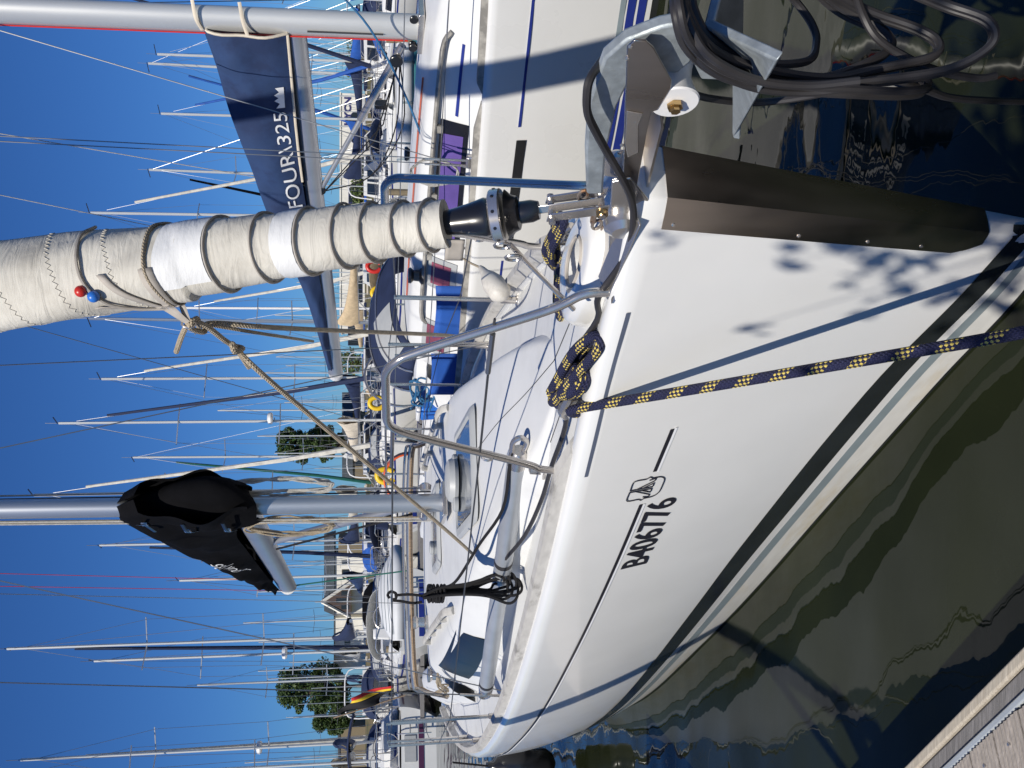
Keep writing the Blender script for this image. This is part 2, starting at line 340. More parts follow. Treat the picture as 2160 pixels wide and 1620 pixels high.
# ------------------------------------------------------------------ hulls
class Hull:
    def __init__(h, L, hd, hw, z0, zm, rake=.28, smin=7.5):
        h.L, h.hd, h.hw, h.z0, h.zm, h.rake, h.smin = L, pchip(*hd), pchip(*hw), z0, zm, rake, smin
    def sheer(h, s): return h.zm + (h.z0 - h.zm) * max(0, 1 - s / h.smin) ** 1.6
    def o_(h, t, zf):
        if zf < 0: return h.hw(t) * max(0, 1 - (zf / .55) ** 2)
        e = lerp(1.0, 2.1, min(1, max(0, t / 4.5))); return h.hw(t) + (h.hd(t) - h.hw(t)) * (1 - (1 - zf) ** e)
    def pt(h, t, zf, sd=1):
        st = h.rake * (1 - zf); s = st + t * (h.L - st) / h.L
        return (s, sd * h.o_(t, zf), zf * h.sheer(t))
    def surf(h, s, z, off=0):
        """starboard surface point at s, z"""
        zf = z / h.sheer(s); st = h.rake * (1 - zf); t = max(0, (s - st) * h.L / (h.L - st)); zf = z / h.sheer(t)
        return (s, h.o_(t, zf) + off, z)
    def hit(h, F, x, y):
        """photo pixel -> point on the starboard side"""
        lo, hi = -.5, 14.0; p = None
        r = ray(x, y); prev = None
        for k in range(1, 1600):
            P = C0 + r * (k * .01); q = F.L(P)
            if q[0] < 0.02 or q[2] < -.1 or q[2] > h.sheer(q[0]): continue
            if q[1] < h.surf(q[0], max(q[2], 0))[1]: return q
        return None
    def stations(h): return [0, .004, .012, .03, .05, .08, .12, .18, .26, .38, .52, .7, .9, 1.15, 1.5, 1.9, 2.4, 3, 3.6, 4.2, 4.9, 5.6, 6.4, 7.2, 8, 8.8, 9.6, h.L]
    def mesh(h):
        ts = [t for t in h.stations() if t <= h.L]; zs = [-.4, -.3, -.2, -.1, 0, .1, .2, .32, .44, .56, .68, .8, .9, .96, 1]
        mb = MB(); lip = [(.012, .014), (.03, .024), (.06, .026), (.085, .022), (.10, .0), (.105, -.035)]
        rows = []
        for sd in (1, -1):
            grid = []
            for t in ts:
                k = min(1, h.hd(t) / .22); row = [h.pt(t, z, sd) for z in zs]; s, o, z = row[-1]
                row += [(s + (.0 if t > .1 else (.1 - t) / .1 * dx * .8), sd * max(0, abs(o) - dx * k), z + dz) for dx, dz in lip]; grid.append(row)
            n0 = len(mb.v); nz = len(grid[0])
            mb.v += [tuple(map(float, p)) for r_ in grid for p in r_]
            for i in range(len(ts) - 1):
                for j in range(nz - 1):
                    q = (n0 + i * nz + j, n0 + i * nz + j + 1, n0 + (i + 1) * nz + j + 1, n0 + (i + 1) * nz + j); mb.f.append(q if sd > 0 else q[::-1])
            rows.append([n0 + (len(ts) - 1) * nz + j for j in range(nz)])
        mb.f.append(tuple(rows[0]) + tuple(rows[1][::-1]))
        return mb
    def strip(h, z0, z1, s0, s1, off=.003, n=60, sd=1):
        """paint band between two heights (numbers or functions of s)"""
        f0 = z0 if callable(z0) else (lambda s: z0); f1 = z1 if callable(z1) else (lambda s: z1); mb = MB()
        def fn(a, b):
            s = lerp(s0, s1, a ** 1.6); z = lerp(f0(s), f1(s), b); q = h.surf(s, z, off); return (q[0], q[1] * sd, q[2])
        return mb.grid(n, 5, fn, flip=sd < 0)
    def deckz(h, s, o):
        w = max(h.hd(s), .05); return h.sheer(s) - .035 + .055 * max(0, 1 - (o / w) ** 2)
    def deck(h):
        def fn(a, b):
            s = .08 + (h.L - .1) * a ** 1.3; w = max(0, h.hd(s) - .09 * min(1, h.hd(s) / .22)); o = (2 * b - 1) * w; return (s, o, h.deckz(s, o))
        return MB().grid(50, 15, fn, flip=True)
HM = Hull(10.6, ([0, .004, .02, .08, .2, .38, .7, 1.07, 1.97, 2.93, 4.1, 5, 6, 7, 8, 9.3, 10.6], [0, .070, .083, .113, .155, .21, .30, .43, .74, 1.02, 1.31, 1.47, 1.60, 1.65, 1.62, 1.48, 1.25]),
          ([0, .004, .03, .1, .24, .7, 1.05, 1.91, 2.65, 3.67, 5.54, 7, 8.5, 10.6], [0, .024, .034, .055, .10, .2, .285, .50, .69, .92, 1.26, 1.36, 1.25, .8]), 1.34, 1.12)
yacht = empty('sailing_yacht', (MF.B[0], MF.B[1], 0), MF.th - math.pi / 2, 'white yacht B406776 with black sail cover and polished steel bow plate', 'sailboat')
P = yacht
HM.mesh().build('hull', m_gel, P, boat=True, smooth=50)
HM.deck().build('deck', m_deck, P, boat=True)
# painted bands near the waterline, from the traced bands
def zat(x, y): q = HM.hit(MF, x, y); return q
def pic_z(pairs):
    qs = [zat(*p) for p in pairs]; return [q for q in qs if q is not None]
b1 = pchip([.2, .36, .67, 1.1, 1.7, 2.5, 3.4, 6, 10.6], [.185, .212, .257, .30, .344, .388, .40, .40, .42])
b0 = pchip([.2, .36, .68, 1.14, 1.78, 2.7, 4, 10.6], [.11, .132, .172, .196, .226, .272, .285, .30])
HM.strip(b0, b1, .235, 10.2).build('boot_stripe', m_boot, P, boat=True)
HM.strip(lambda s: b0(s) * .58, lambda s: b0(s) * .81, .26, 10.2).build('grey_stripe', m_grey, P, boat=True)
HM.strip(.012, lambda s: b0(s) * .57, .27, 10.2, off=.0015).build('stained_band', m_stain, P, boat=True)
HM.strip(-.13, .012, .29, 10.2, off=.003).build('antifouling', m_anti, P, boat=True)
# ------------------------------------------------------------------ main yacht: bow plate, stripes, lettering
def plate(a, b):
    zf = lerp(.955, .21, a); zf += 0.0; te = .085 if a < .93 else .085 - (a - .93) * .6; kb = abs(2 * b - 1); t = .004 * kb / .5 if kb <= .5 else lerp(.004, te, (kb - .5) / .5); sd = 1 if b > .5 else -1
    e = .004; q = HM.pt(t, zf, sd); return (q[0] - e * (1 if t < .006 else .3), q[1] + sd * e * min(1, t / .004), q[2])
MB().grid(24, 25, plate, flip=True).build('stem_plate', m_ssd, P, boat=True, smooth=40)
for a in (.03, .4, .62, .8):
    q = HM.pt(.068, lerp(.955, .21, a), 1); MB().lathe((q[0], q[1] + .003, q[2]), (-.6, .8, 0), [(0, .006), (.004, .005), (.005, .001)], 8).build('screw', m_ss, P, boat=True)
HM.strip(lambda s: .985, lambda s: 1.0, 1.036, 1.285, n=12).build('hull_stripe', m_ink, P, boat=True)
HM.strip(lambda s: .985, lambda s: 1.0, 1.5, 10.3).build('hull_stripe', m_ink, P, boat=True)
HM.strip(lambda s: .975, lambda s: .9845, 1.03, 1.29, n=12).build('stripe_edge', m_white, P, boat=True)
HM.strip(lambda s: .975, lambda s: .9845, 1.5, 10.3).build('stripe_edge', m_white, P, boat=True)
HM.strip(lambda s: HM.sheer(s) - .036, lambda s: HM.sheer(s) - .024, .405, 1.245, n=30).build('groove_shade', m_groove, P, boat=True)  # flat strip painted in the shade tone of the moulded groove
lettering('registration_number', 'B406776', lambda u, v: HM.surf(lerp(2.02, 1.495, u), lerp(.842, .962, v) + .004 * u, .004), m_ink, P, boat=True, bold=.016)
# emblem: a rounded shield outline with three spread lines
em = MB()
def ep(u, v): return np.array(HM.surf(lerp(1.465, 1.315, u), lerp(.935, 1.065, v), .004))
def eline(pts, r=.0022):
    em.tube([ep(*p) for p in smoothpath([(a, b, 0) for a, b in pts], 4) for p in [p[:2]]] if len(pts) > 2 else [ep(*p) for p in pts], r, 5)
for sd in (1, -1):
    X = lambda x: .5 + sd * x
    eline([(X(.04), .98), (X(.36), .98), (X(.44), .88), (X(.44), .62), (X(.5), .52), (X(.44), .44)]); eline([(X(.44), .44), (X(.42), .18), (X(.28), .04), (X(0), .02)])
    eline([(X(.04), .98), (X(.04), .32)]); eline([(X(.04), .8), (X(.3), .32)]); eline([(X(.04), .62), (X(.2), .32)]); eline([(X(.2), .32), (X(.04), .32)]); eline([(X(.3), .32), (X(.4), .32)]); eline([(X(.4), .32), (X(.36), .5)])
em.build('emblem', m_ink, P, boat=True)
# toe rail both sides with a cut front end
for sd in (1, -1):
    mb = MB(); n = 60; rows = []
    for i in range(n):
        s = lerp(1.17, 10.3, i / (n - 1)); o = HM.hd(s); z = HM.sheer(s) + .02; k = min(1, (s - 1.17) / .05 + .25)
        rows.append([(s, sd * (o - .035), z), (s, sd * (o - .042), z + .045 * k), (s, sd * (o - .085), z + .05 * k), (s, sd * (o - .105), z - .005)])
    mb.v = [tuple(map(float, p)) for r_ in rows for p in r_]
    for i in range(n - 1):
        for j in range(3): q = (i * 4 + j, i * 4 + j + 1, i * 4 + 5 + j, i * 4 + 4 + j); mb.f.append(q if sd > 0 else q[::-1])
    mb.f += [(3, 2, 1, 0), tuple((n - 1) * 4 + j for j in range(4))]
    mb.build('toe_rail', m_rail, P, boat=True, smooth=30)
# ------------------------------------------------------------------ coachroof
hc = pchip([1.45, 1.9, 2.4, 3, 3.6, 4.3, 5.5, 6.8], [0, .06, .14, .205, .26, .30, .35, .38]); wc = pchip([1.45, 1.8, 2.4, 3, 3.6, 4.3, 5.5, 6.8], [.10, .26, .44, .58, .74, .92, 1.08, 1.12])
def roofz(s, o):
    k = min(1, abs(o) / wc(s)); e = 1 - k ** 7 if k < 1 else 0; e = (1 - max(0, (k - .72) / .28) ** 2.0) if k > .72 else 1
    e = e * e * (3 - 2 * e); return HM.deckz(s, o) - .004 + hc(s) * e + .02 * hc(s) / .3 * (1 - k * k)
mb = MB().grid(44, 41, lambda a, b: (lambda s: (lambda o: (s, o, roofz(s, o) if a < .999 else HM.deckz(s, o) - .05))((2 * b - 1) * wc(s)))(lerp(1.45, 6.75, a)), flip=True)
mb.build('coachroof', m_deck, P, boat=True, smooth=60)
# fore hatch in its moulded frame
def hatch(s0, s1, w, lift=.0, name='fore_hatch'):
    def rz(s, o): return roofz(s, o) + lift
    root = MB(); ring = lambda d, h_: [(s0 - d, -w - d), (s0 - d, w + d), (s1 + d, w + d), (s1 + d, -w - d)]
    def rounded(d, z):
        out = []; c = .09
        for (cs, co, a0) in ((s0 - d + c, -w - d + c, 180), (s1 + d - c, -w - d + c, 270), (s1 + d - c, w + d - c, 0), (s0 - d + c, w + d - c, 90)):
            for k in range(5): a = R(a0 + k * 22.5); out.append((cs + math.cos(a) * c, co + math.sin(a) * c, rz(cs, co) + z))
        return out
    n = 20
    a, b, c_, d_ = rounded(.05, .004), rounded(.035, .022), rounded(.0, .026), rounded(-.012, .012)
    fr = MB(); fr.add(a + b + c_ + d_, [(i + k * n, (i + 1) % n + k * n, (i + 1) % n + (k + 1) * n, i + (k + 1) * n) for k in range(3) for i in range(n)])
    fo = fr.build(name, m_hgrey, P, boat=True, smooth=40)
    ln = MB(); t = rounded(-.016, .018); ln.add(t, [tuple(range(n))]); ln.build('lens', m_hatch, fo, boat=True, smooth=0)
    for oo in (-.12, .12):
        s_ = s1 - .1; MB().lathe((s_, oo, rz(s_, oo) + .018), (0, 0, 1), [(0, .05), (.02, .05), (.028, .04), (.03, .0)], 14).build('handle', m_hgrey, fo, boat=True)
    return fo
hatch(2.98, 3.62, .27)
hatch(4.75, 5.25, .26, name='roof_hatch')
# solar vent: grey dome on the hatch's after end
MB().lathe((3.55, -.02, roofz(3.55, 0) + .015), (0, 0, 1), [(0, .13), (.02, .135), (.05, .12), (.065, .09), (.07, 0)], 22).build('vent_cowl', m_hgrey, P, boat=True)
for sd in (1, -1):
    pts = [(s, sd * (.66 + .03 * (s - 4.2)), roofz(s, .66 + .03 * (s - 4.2)) + .055 - (.05 if s in (4.2, 6.2) else 0)) for s in (4.2, 4.3, 4.7, 5.1, 5.6, 6.1, 6.2)]
    mb = MB().tube(smoothpath(pts, 4), .017, 8, ell=(1, 1.6))
    for s in (4.7, 5.1, 5.6): mb.box((s, sd * (.66 + .03 * (s - 4.2)), roofz(s, .66 + .03 * (s - 4.2)) + .025), (.07, .03, .06))
    mb.build('handrail', m_rail, P, boat=True)
m_tint = mat('dark_acrylic', (.012, .012, .013), .3, var=.3, scale=6, spec=.25)
# side window of the coachroof
for sd in (1, -1):
    def win(a, b):
        s = lerp(4.2, 5.75, a); k = lerp(.94, .835, b); o = wc(s) * k; return (s + .12 * b, sd * (o + .008), roofz(s, o) + .006)
    MB().grid(14, 8, win, flip=sd > 0).build('cabin_window', m_tint, P, boat=True)
# cockpit: coaming, well, windscreen
ck = MB()
for sd in (1, -1):
    ck.grid(16, 7, lambda a, b: (lambda s: (s, sd * lerp(1.2, .62, b), HM.deckz(s, 1.1) + (.0, .18, .27, .29, .28, .1, -.35)[round(b * 6)]))(lerp(6.7, 10.3, a)), flip=sd > 0)
ck.build('cockpit_coaming', m_deck, P, boat=True, smooth=60)
for k, (dz, ds, r_, mt) in enumerate(((0, 0, .014, m_ss), (.035, .03, .013, m_ss), (-.03, .05, .016, m_teak))):
    MB().tube(smoothpath([(6.5 + ds, -1.05, 1.38), (6.38 + ds, -.98, 1.60 + dz), (6.32 + ds, -.85, 1.67 + dz), (6.36 + ds, 0, 1.69 + dz), (6.42 + ds, .95, 1.665 + dz), (6.46 + ds, 1.08, 1.60 + dz), (6.6 + ds, 1.15, 1.36)], 6), r_, 8).build('folded_hood_frame', mt, P, boat=True)
# a winch and instruments beside the companionway
for (s, o, r) in ((6.9, .95, .075), (6.9, -.95, .075), (6.35, .55, .06)):
    z = (HM.deckz(s, 1.1) + .27) if s > 6.7 else roofz(s, o)
    MB().lathe((s, o, z), (0, 0, 1), [(0, r), (.02, r), (.03, r * .7), (.08, r * .65), (.1, r * .9), (.12, r * .9), (.125, r * .4)], 16).build('winch', m_ss, P, boat=True)
mb = MB(); 
for k in range(7):
    mb.tube(smoothpath([(5.9 + .1 * rng.random(), .95 + .06 * rng.random(), roofz(5.9, .95) + .05), (6.2, 1.0 + .1 * rng.random(), 1.42 + .08 * rng.random()), (6.5, 1.05 + .1 * rng.random(), 1.36), (6.8, 1.1, 1.45)], 5), .006, 6)
mb.build('control_lines', m_beige, P, boat=True)
# ------------------------------------------------------------------ rig
mast_s = pchip([1.5, 14], [4.1, 3.95])
def mpt(z): return (mast_s(z), 0, z)
mast = MB().tube([mpt(z) for z in (1.53, 3, 6, 10, 13.6)], .060, 24, ell=(1.3, .95), up=(1, 0, 0)).build('mast', m_alu, P, boat=True)
MB().tube([(mast_s(z) + .073, 0, z) for z in (1.65, 6, 13.5)], .012, 6).build('luff_groove', m_dwire, mast, boat=True)
MB().box((4.1, 0, 1.545), (.3, .22, .03)).build('mast_step', m_ss, mast, boat=True, bevel=.006)
for zz in (6.0, 9.5):
    for sd in (1, -1): MB().tube([mpt(zz), (mast_s(zz) + .15, sd * .85, zz + .08)], .02, 8, ell=(1, .5)).build('spreader', m_alu, mast, boat=True)
for sd in (1, -1):
    MB().lathe((4.06, sd * .075, 1.66), (0, sd, 0), [(0, .035), (.03, .04), (.045, .02)], 12).build('deck_block', m_ss, mast, boat=True)
    cp = (4.35, sd * 1.18, HM.deckz(4.35, 1.18))
    for top, mid in ((13.2, (mast_s(9.5) + .15, sd * .85, 9.58)), (9.4, (mast_s(6) + .15, sd * .85, 6.08))):
        MB().tube([cp, (mast_s(6) + .15, sd * .85, 6.08), mid, mpt(top)], .004, 5).build('shroud', m_wire, P, boat=True)
    MB().tube([(cp[0] - .06, cp[1] - sd * .02, cp[2]), (mast_s(5.8), 0, 5.8)], .004, 5).build('shroud', m_wire, P, boat=True)
    MB().cyl((cp[0], cp[1], cp[2]), tuple(np.array(cp) + vnorm(np.array((mast_s(6) + .15, sd * .85, 6.08)) - cp) * .3), .009).build('rigging_screw', m_ss, P, boat=True)
MB().tube([mpt(13.5), (10.4, 0, 1.3)], .004, 5).build('backstay', m_wire, P, boat=True)
# halyards down the mast and the coil hung on it
for i, (o, ds, mt) in enumerate(((.062, .07, m_beige), (.075, .05, m_whiterope), (.05, .1, m_beige), (-.06, .02, m_dwire), (-.075, .0, m_whiterope), (.066, .03, m_whiterope))):
    MB().tube([(4.1 + ds + .02, o * 1.35, 1.62), (4.06 + ds, o, 5), (4.0 + ds, o, 13)], .0055, 6).build('halyard', mt, mast, boat=True)
def coil(c, w, h, n, r, mt, par, seed=0, name='rope_coil', boat=True):
    g = random.Random(seed); pts = []
    for i in range(n * 12 + 1):
        a = 2 * math.pi * i / 12; k = 1 + .12 * g.random()
        pts.append((c[0] + math.cos(a) * w * k * .5 + .02 * g.random(), c[1] + .035 * (g.random() - .5) + math.cos(a) * w * .3, c[2] + math.sin(a) * h * k * .5))
    return MB().tube(smoothpath(pts, 3), r, 6).build(name, mt, par, boat=boat)
coil((4.2, .11, 2.5), .12, .5, 7, .006, m_beige, mast, 3); coil((4.0, -.10, 2.55), .10, .6, 6, .006, m_whiterope, mast, 4)
# boom, cover
top = [(3.80, 3.36), (4.1, 3.53), (4.45, 3.50), (4.9, 3.44), (5.5, 3.36), (6.14, 3.25), (7.1, 3.11), (8.1, 2.965)]; bot = [(3.82, 2.72), (4.1, 2.74), (4.4, 2.84), (4.9, 2.90), (5.5, 2.90), (6.14, 2.90), (7.1, 2.90), (8.1, 2.90)]
MB().tube([(4.22, 0, 2.78), (8.25, 0, 2.83)], .085, 18, ell=(1.05, .7)).build('boom', m_alu, P, boat=True)
MB().lathe((8.25, 0, 2.83), (1, 0, 0), [(0, .078), (.05, .075), (.08, .05)], 14).build('boom_end', m_wplas, P, boat=True)
def cover_fn(top, bot, thick, wob, seed):
    g = random.Random(seed); ph = [g.random() * 6 for _ in range(6)]
    ft = pchip([p[0] for p in top], [p[1] for p in top]); fb = pchip([p[0] for p in bot], [p[1] for p in bot]); s0, s1 = top[0][0], top[-1][0]
    def fn(a, v, sd=1, off=0):
        s = lerp(s0, s1, a); zt, zb = ft(s), fb(s); z = lerp(zb, zt, v)
        w_ = thick * (.25 + .75 * math.sin(math.pi * min(1, (1 - v) * .75 + .12))) * min(1, .5 + (zt - zb) / .5)
        w_ += wob * math.sin(s * 7 + v * 5 + ph[0]) * math.sin(v * 3.1) + wob * .7 * math.sin(s * 15 - v * 9 + ph[1]) * v * (1 - v) * 3
        w_ += wob * .8 * max(0, 1 - a * 3) * math.sin(v * 12 + s * 3 + ph[2])
        return (s, sd * (w_ * (1 if v < .999 else .15) + off), z)
    return fn
def cover_mesh(fn, n=44, mv=22):
    mb = MB()
    for sd in (1, -1): mb.grid(n, mv, lambda a, b: fn(a, b, sd), flip=sd < 0)
    return mb
cf = cover_fn(top, bot, .13, .02, 5)
cov = cover_mesh(cf); 
# the part of the cover that wraps the front of the mast
fr = [(3.82, 3.40), (3.62, 3.22), (3.56, 3.0), (3.60, 2.8), (3.78, 2.70)]
wrap_k = pchip([0, .12, .3, .5, .7, .88, 1], [.32, .8, 1, .86, .45, .08, .03])
def wrap(a, b):
    z = lerp(2.70, 3.42, b); k = wrap_k(b); th = lerp(-1, 1, a) * 2.7; f_ = (.25 * k + .08) if abs(th) < math.pi / 2 else .13
    return (4.05 - math.cos(th) * f_ * (1 if a != .5 else 1), math.sin(th) * (.085 + .05 * k) - .05 * k * math.cos(th), z + .03 * math.sin(6 * a) + .012 * math.sin(19 * a + 7 * b))
cov.grid(22, 16, wrap, flip=True)
co = cov.build('sail_cover', m_blackcanvas, P, boat=True, smooth=70)
for z in (2.85, 3.08, 3.33):
    MB().box((4.0, .165 if z < 3.2 else .12, z), (.05, .012, .035)).build('buckle', m_ss, co, boat=True)
    MB().tube(smoothpath([(3.86, .15, z + .01), (4.0, .172 if z < 3.2 else .125, z), (4.2, .13, z - .02)], 4), .012, 6, ell=(1, .3)).build('strap', m_black, co, boat=True)
lettering('cover_lettering', 'DUFOUR | 35', lambda u, v: cf(lerp(.53, .385, u), lerp(.06, .34, u) + .24 * v, 1, .02), m_white, co, boat=True)
MB().tube([(4.2, 0, 1.78), (5.5, 0, 2.76)], .028, 12).build('kicker', m_alu, P, boat=True)
MB().tube([(4.2, .05, 1.74), (5.5, .05, 2.70)], .008, 6).build('kicker_line', m_blackrope, P, boat=True)
MB().tube([(8.2, 0, 2.8), (8.0, -.1, 1.6)], .008, 6).build('mainsheet', m_green, P, boat=True)
for z_ in (.05, -.05): MB().tube([(8.15, z_, 2.85), (4.1, z_ * 1.4, 12.5)], .003, 5).build('lazy_jack', m_red, P, boat=True)
# ------------------------------------------------------------------ forestay, furler, rolled genoa
FS = np.array([.17, 0, 1.40]); FD = vnorm(np.array([.355, 0, 1]))
def fs(z): return FS + FD * ((z - FS[2]) / FD[2])
def sail_mat():
    M = mat('sailcloth', (.60, .57, .50), .75, var=.10, scale=4, c2=(.41, .38, .32), mixscale=4.5, mixlo=.46, mixhi=.78)
    n = M.node_tree.nodes; l = M.node_tree.links; b = n['Principled BSDF']; tc = n.new('ShaderNodeTexCoord'); mp = n.new('ShaderNodeMapping'); mp.inputs['Scale'].default_value = (1.6, 1.6, 7); l.new(tc.outputs['Object'], mp.inputs[0])
    a = n.new('ShaderNodeTexNoise'); a.inputs['Scale'].default_value = 5; a.inputs['Detail'].default_value = 6; a.inputs['Distortion'].default_value = 1.2; l.new(mp.outputs[0], a.inputs[0])
    v = n.new('ShaderNodeTexVoronoi'); v.feature = 'DISTANCE_TO_EDGE'; v.inputs['Scale'].default_value = 9; l.new(tc.outputs['Object'], v.inputs[0])
    ad = n.new('ShaderNodeMath'); ad.operation = 'MULTIPLY_ADD'; l.new(v.outputs[0], ad.inputs[0]); ad.inputs[1].default_value = .6; l.new(a.outputs[0], ad.inputs[2])
    bu = n.new('ShaderNodeBump'); bu.inputs['Strength'].default_value = .5; bu.inputs['Distance'].default_value = .012; l.new(ad.outputs[0], bu.inputs['Height']); l.new(bu.outputs[0], b.inputs['Normal'])
    return M
m_sail = sail_mat(); m_seam = mat('sail_stitching', (.54, .51, .45), .8); m_tape = mat('sail_tape', (.42, .38, .33), .8, var=.15, scale=20); m_patch = mat('sail_patch', (.72, .72, .71), .7, var=.05, bump=.4, bscale=14, stretch=(1, 1, 3))
ringz = [1.835, 1.905, 1.985, 2.06, 2.155, 2.27, 2.395, 2.565]                     # heights where each turn of the sail ends, lowest first
srad = pchip([1.80, 1.9, 2.1, 2.4, 2.7, 3.1, 4, 6, 9, 11.4], [.064, .070, .083, .099, .117, .136, .135, .11, .07, .045])
def sail_r(z, th):
    r = srad(z)
    zz = z - .018 * math.sin(th + .6)
    lo = 1.78; k = 0
    for zr in ringz:
        if zz < zr: break
        lo = zr; k += 1
    hi = ringz[k] if k < len(ringz) else None
    if hi: r += .006 * (1 - (zz - lo) / (hi - lo)) - .002
    g = math.sin(th * 3 + z * 9) * .0022 + math.sin(th * 2 - z * 17) * .0018
    if z > 2.5: g += .007 * math.sin(th + z * 3.1) + .006 * math.sin(2 * th - 4.3 * z) + .0035 * math.sin(5 * th + 11 * z)
    return r + g
zl = []; zz = 1.80
while zz < 3.6: zl.append(zz); zz += .008
zl += [4, 4.5, 5, 6, 7, 8, 9, 10, 11, 11.4]
fn_N = np.array([0, 1., 0]); fn_B = vnorm(np.cross(FD, fn_N))
def sail_pt(z, th, off=0): r = sail_r(z, th) + off; return fs(z) + (fn_N * math.cos(th) + fn_B * math.sin(th)) * r
mb = MB(); NT = 48
for z in zl:
    for k in range(NT): mb.v.append(tuple(sail_pt(z, 2 * math.pi * k / NT)))
for i in range(len(zl) - 1):
    for k in range(NT): mb.f.append((i * NT + k, i * NT + (k + 1) % NT, (i + 1) * NT + (k + 1) % NT, (i + 1) * NT + k))
mb.f.append(tuple(range(NT))[::-1])
genoa = mb.build('furled_genoa', m_sail, P, boat=True, smooth=60)
for zr in ringz[:-1]:
    MB().tube([sail_pt(zr + .018 * math.sin(t + .6) + .004, t, .003) for t in [2 * math.pi * k / 40 for k in range(40)]], .0038, 6, closed=True).build('leech_tape', m_tape, genoa, boat=True)
# white repair patches
def patch(z0, z1, t0, t1, mt=None):
    MB().grid(14, 16, lambda a, b: sail_pt(lerp(z0, z1, b) + .018 * math.sin(lerp(t0, t1, a) + .6), lerp(t0, t1, a), .003), flip=True).build('sail_patch', mt or m_patch, genoa, boat=True)
patch(2.405, 2.54, .35, 2.6); patch(2.165, 2.225, -.9, 2.9)
for q in range(5):                                  # zigzag panel seams on the upper cloth
    z0 = 2.62 + q * .16
    MB().tube([sail_pt(z0 + .10 * (t + .6) / 3 + (.006 if k % 2 else -.006), t, .0012) for k, t in enumerate(np.linspace(-.6, 2.8, 46))], .0011, 4).build('seam', m_seam, genoa, boat=True)
# tail of the sail below the drum side
MB().grid(8, 6, lambda a, b: fs(1.80) + np.array([.02 + .01 * a, .02 + .03 * a + .035 * 0, -.05 * b]) + np.array([lerp(-.02, .05, a), lerp(.03, .02, a), 0]), flip=True).build('sail_tack', m_tape, genoa, boat=True, solid=.006)
d = lambda z: fs(z)
MB().lathe(fs(1.685), FD, [(0, .050), (.012, .053), (.05, .044), (.09, .037), (.135, .031), (.16, .03)], 24).build('furler_cone', m_black, P, boat=True)
dr = MB().lathe(fs(1.648), FD, [(0, .03), (.002, .068), (.006, .072), (.030, .072), (.034, .068), (.036, .03)], 32).build('furler_drum', m_ss, P, boat=True, smooth=30)
for k in range(10):
    t = 2 * math.pi * k / 10; c = fs(1.666) + (fn_N * math.cos(t) + fn_B * math.sin(t)) * .072; MB().lathe(c, fn_N * math.cos(t) + fn_B * math.sin(t), [(0, .005), (.002, .004)], 8).build('rivet', m_black, dr, boat=True)
MB().lathe(fs(1.56), FD, [(0, .024), (.02, .03), (.05, .03), (.056, .045), (.07, .05), (.085, .066), (.088, .04)], 24).build('furler_body', m_black, P, boat=True)
MB().tube([fs(1.40), fs(1.60)], .02, 4, ell=(1.1, .55)).build('toggle', m_ss, P, boat=True, bevel=.003)
for sd in (1, -1): MB().prism([fs(1.39) + (-.022, sd * .024, 0), fs(1.39) + (.022, sd * .024, 0), fs(1.54) + (.018, sd * .024, 0), fs(1.54) + (-.018, sd * .024, 0)], (0, sd * .005, 0)).build('link_plate', m_ss, P, boat=True)
for z in (1.405, 1.53): MB().cyl(fs(z) + (0, -.04, 0), fs(z) + (0, .045, 0), .009, n=10).build('clevis_pin', m_ss, P, boat=True)
MB().cyl(fs(1.405) + (0, .03, 0), fs(1.405) + (0, .042, 0), .016, n=12).build('washer', m_brass, P, boat=True)
# tack shackles beside the drum
for (c, a_) in ((fs(1.66) + (.05, .06, -.01), 0), (fs(1.62) + (.075, .09, 0), 1)):
    pts = [c + np.array([.016 * math.cos(t), 0.004, .022 * math.sin(t)]) for t in [R(k * 30) for k in range(12)]]; MB().tube(pts, .004, 6, closed=True).build('shackle', m_ss, P, boat=True)
MB().tube([fs(1.63) + (.06, .06, 0), (.52, .16, 1.42)], .008, 8).build('tack_pin', m_ss, P, boat=True)
# ------------------------------------------------------------------ stem fitting and bow roller
def pl(pts, o, th, nm, mt, par=P, **k):
    return MB().prism([MF.o(x, y, o) for x, y in pts], (0, th, 0)).build(nm, mt, par, boat=True, **k)
pl([(1312, 425), (1322, 96), (1338, 80), (1362, 82), (1378, 96), (1416, 165), (1414, 182), (1386, 228), (1372, 232), (1345, 380), (1336, 430)], .05, .006, 'roller_cheek', m_ssd, bevel=.0015)
pl([(1312, 425), (1322, 96), (1338, 80), (1362, 82), (1378, 96), (1416, 165), (1414, 182), (1386, 228), (1372, 232), (1345, 380), (1336, 430)], -.062, -.006, 'roller_cheek', m_ssd, bevel=.0015)
q0, q1 = MF.o(1340, 430, .0), MF.o(1388, 228, .0)
MB().prism([q0 + (0, -.06, -.002), q0 + (0, .05, -.002), q1 + (0, .05, -.002), q1 + (0, -.06, -.002)], (0, 0, -.006)).build('roller_channel', m_ssd, P, boat=True)
rc = MF.o(1418, 172, .0)
MB().lathe(rc + (0, -.055, 0), (0, 1, 0), [(0, .05), (.004, .053), (.03, .044), (.055, .040), (.08, .044), (.104, .053), (.108, .05)], 28).build('bow_roller', m_wplas, P, boat=True)
MB().cyl(rc + (0, -.07, 0), rc + (0, .075, 0), .011, n=6).build('roller_axle', m_brass, P, boat=True)
MB().cyl(rc + (0, .056, 0), rc + (0, .066, 0), .017, n=6).build('axle_nut', m_brass, P, boat=True)
for (x, y) in ((1330, 97), (1323, 122), (1312, 305), (1306, 322), (1340, 255)):
    MB().lathe(MF.o(x, y, .056), (0, 1, 0), [(0, .005), (.003, .0045), (.004, .001)], 8).build('screw', m_ss, P, boat=True)
pl([(1318, 300), (1322, 232), (1356, 238), (1346, 262), (1346, 320), (1324, 330)], .0565, .003, 'latch_plate', m_ss, bevel=.001)
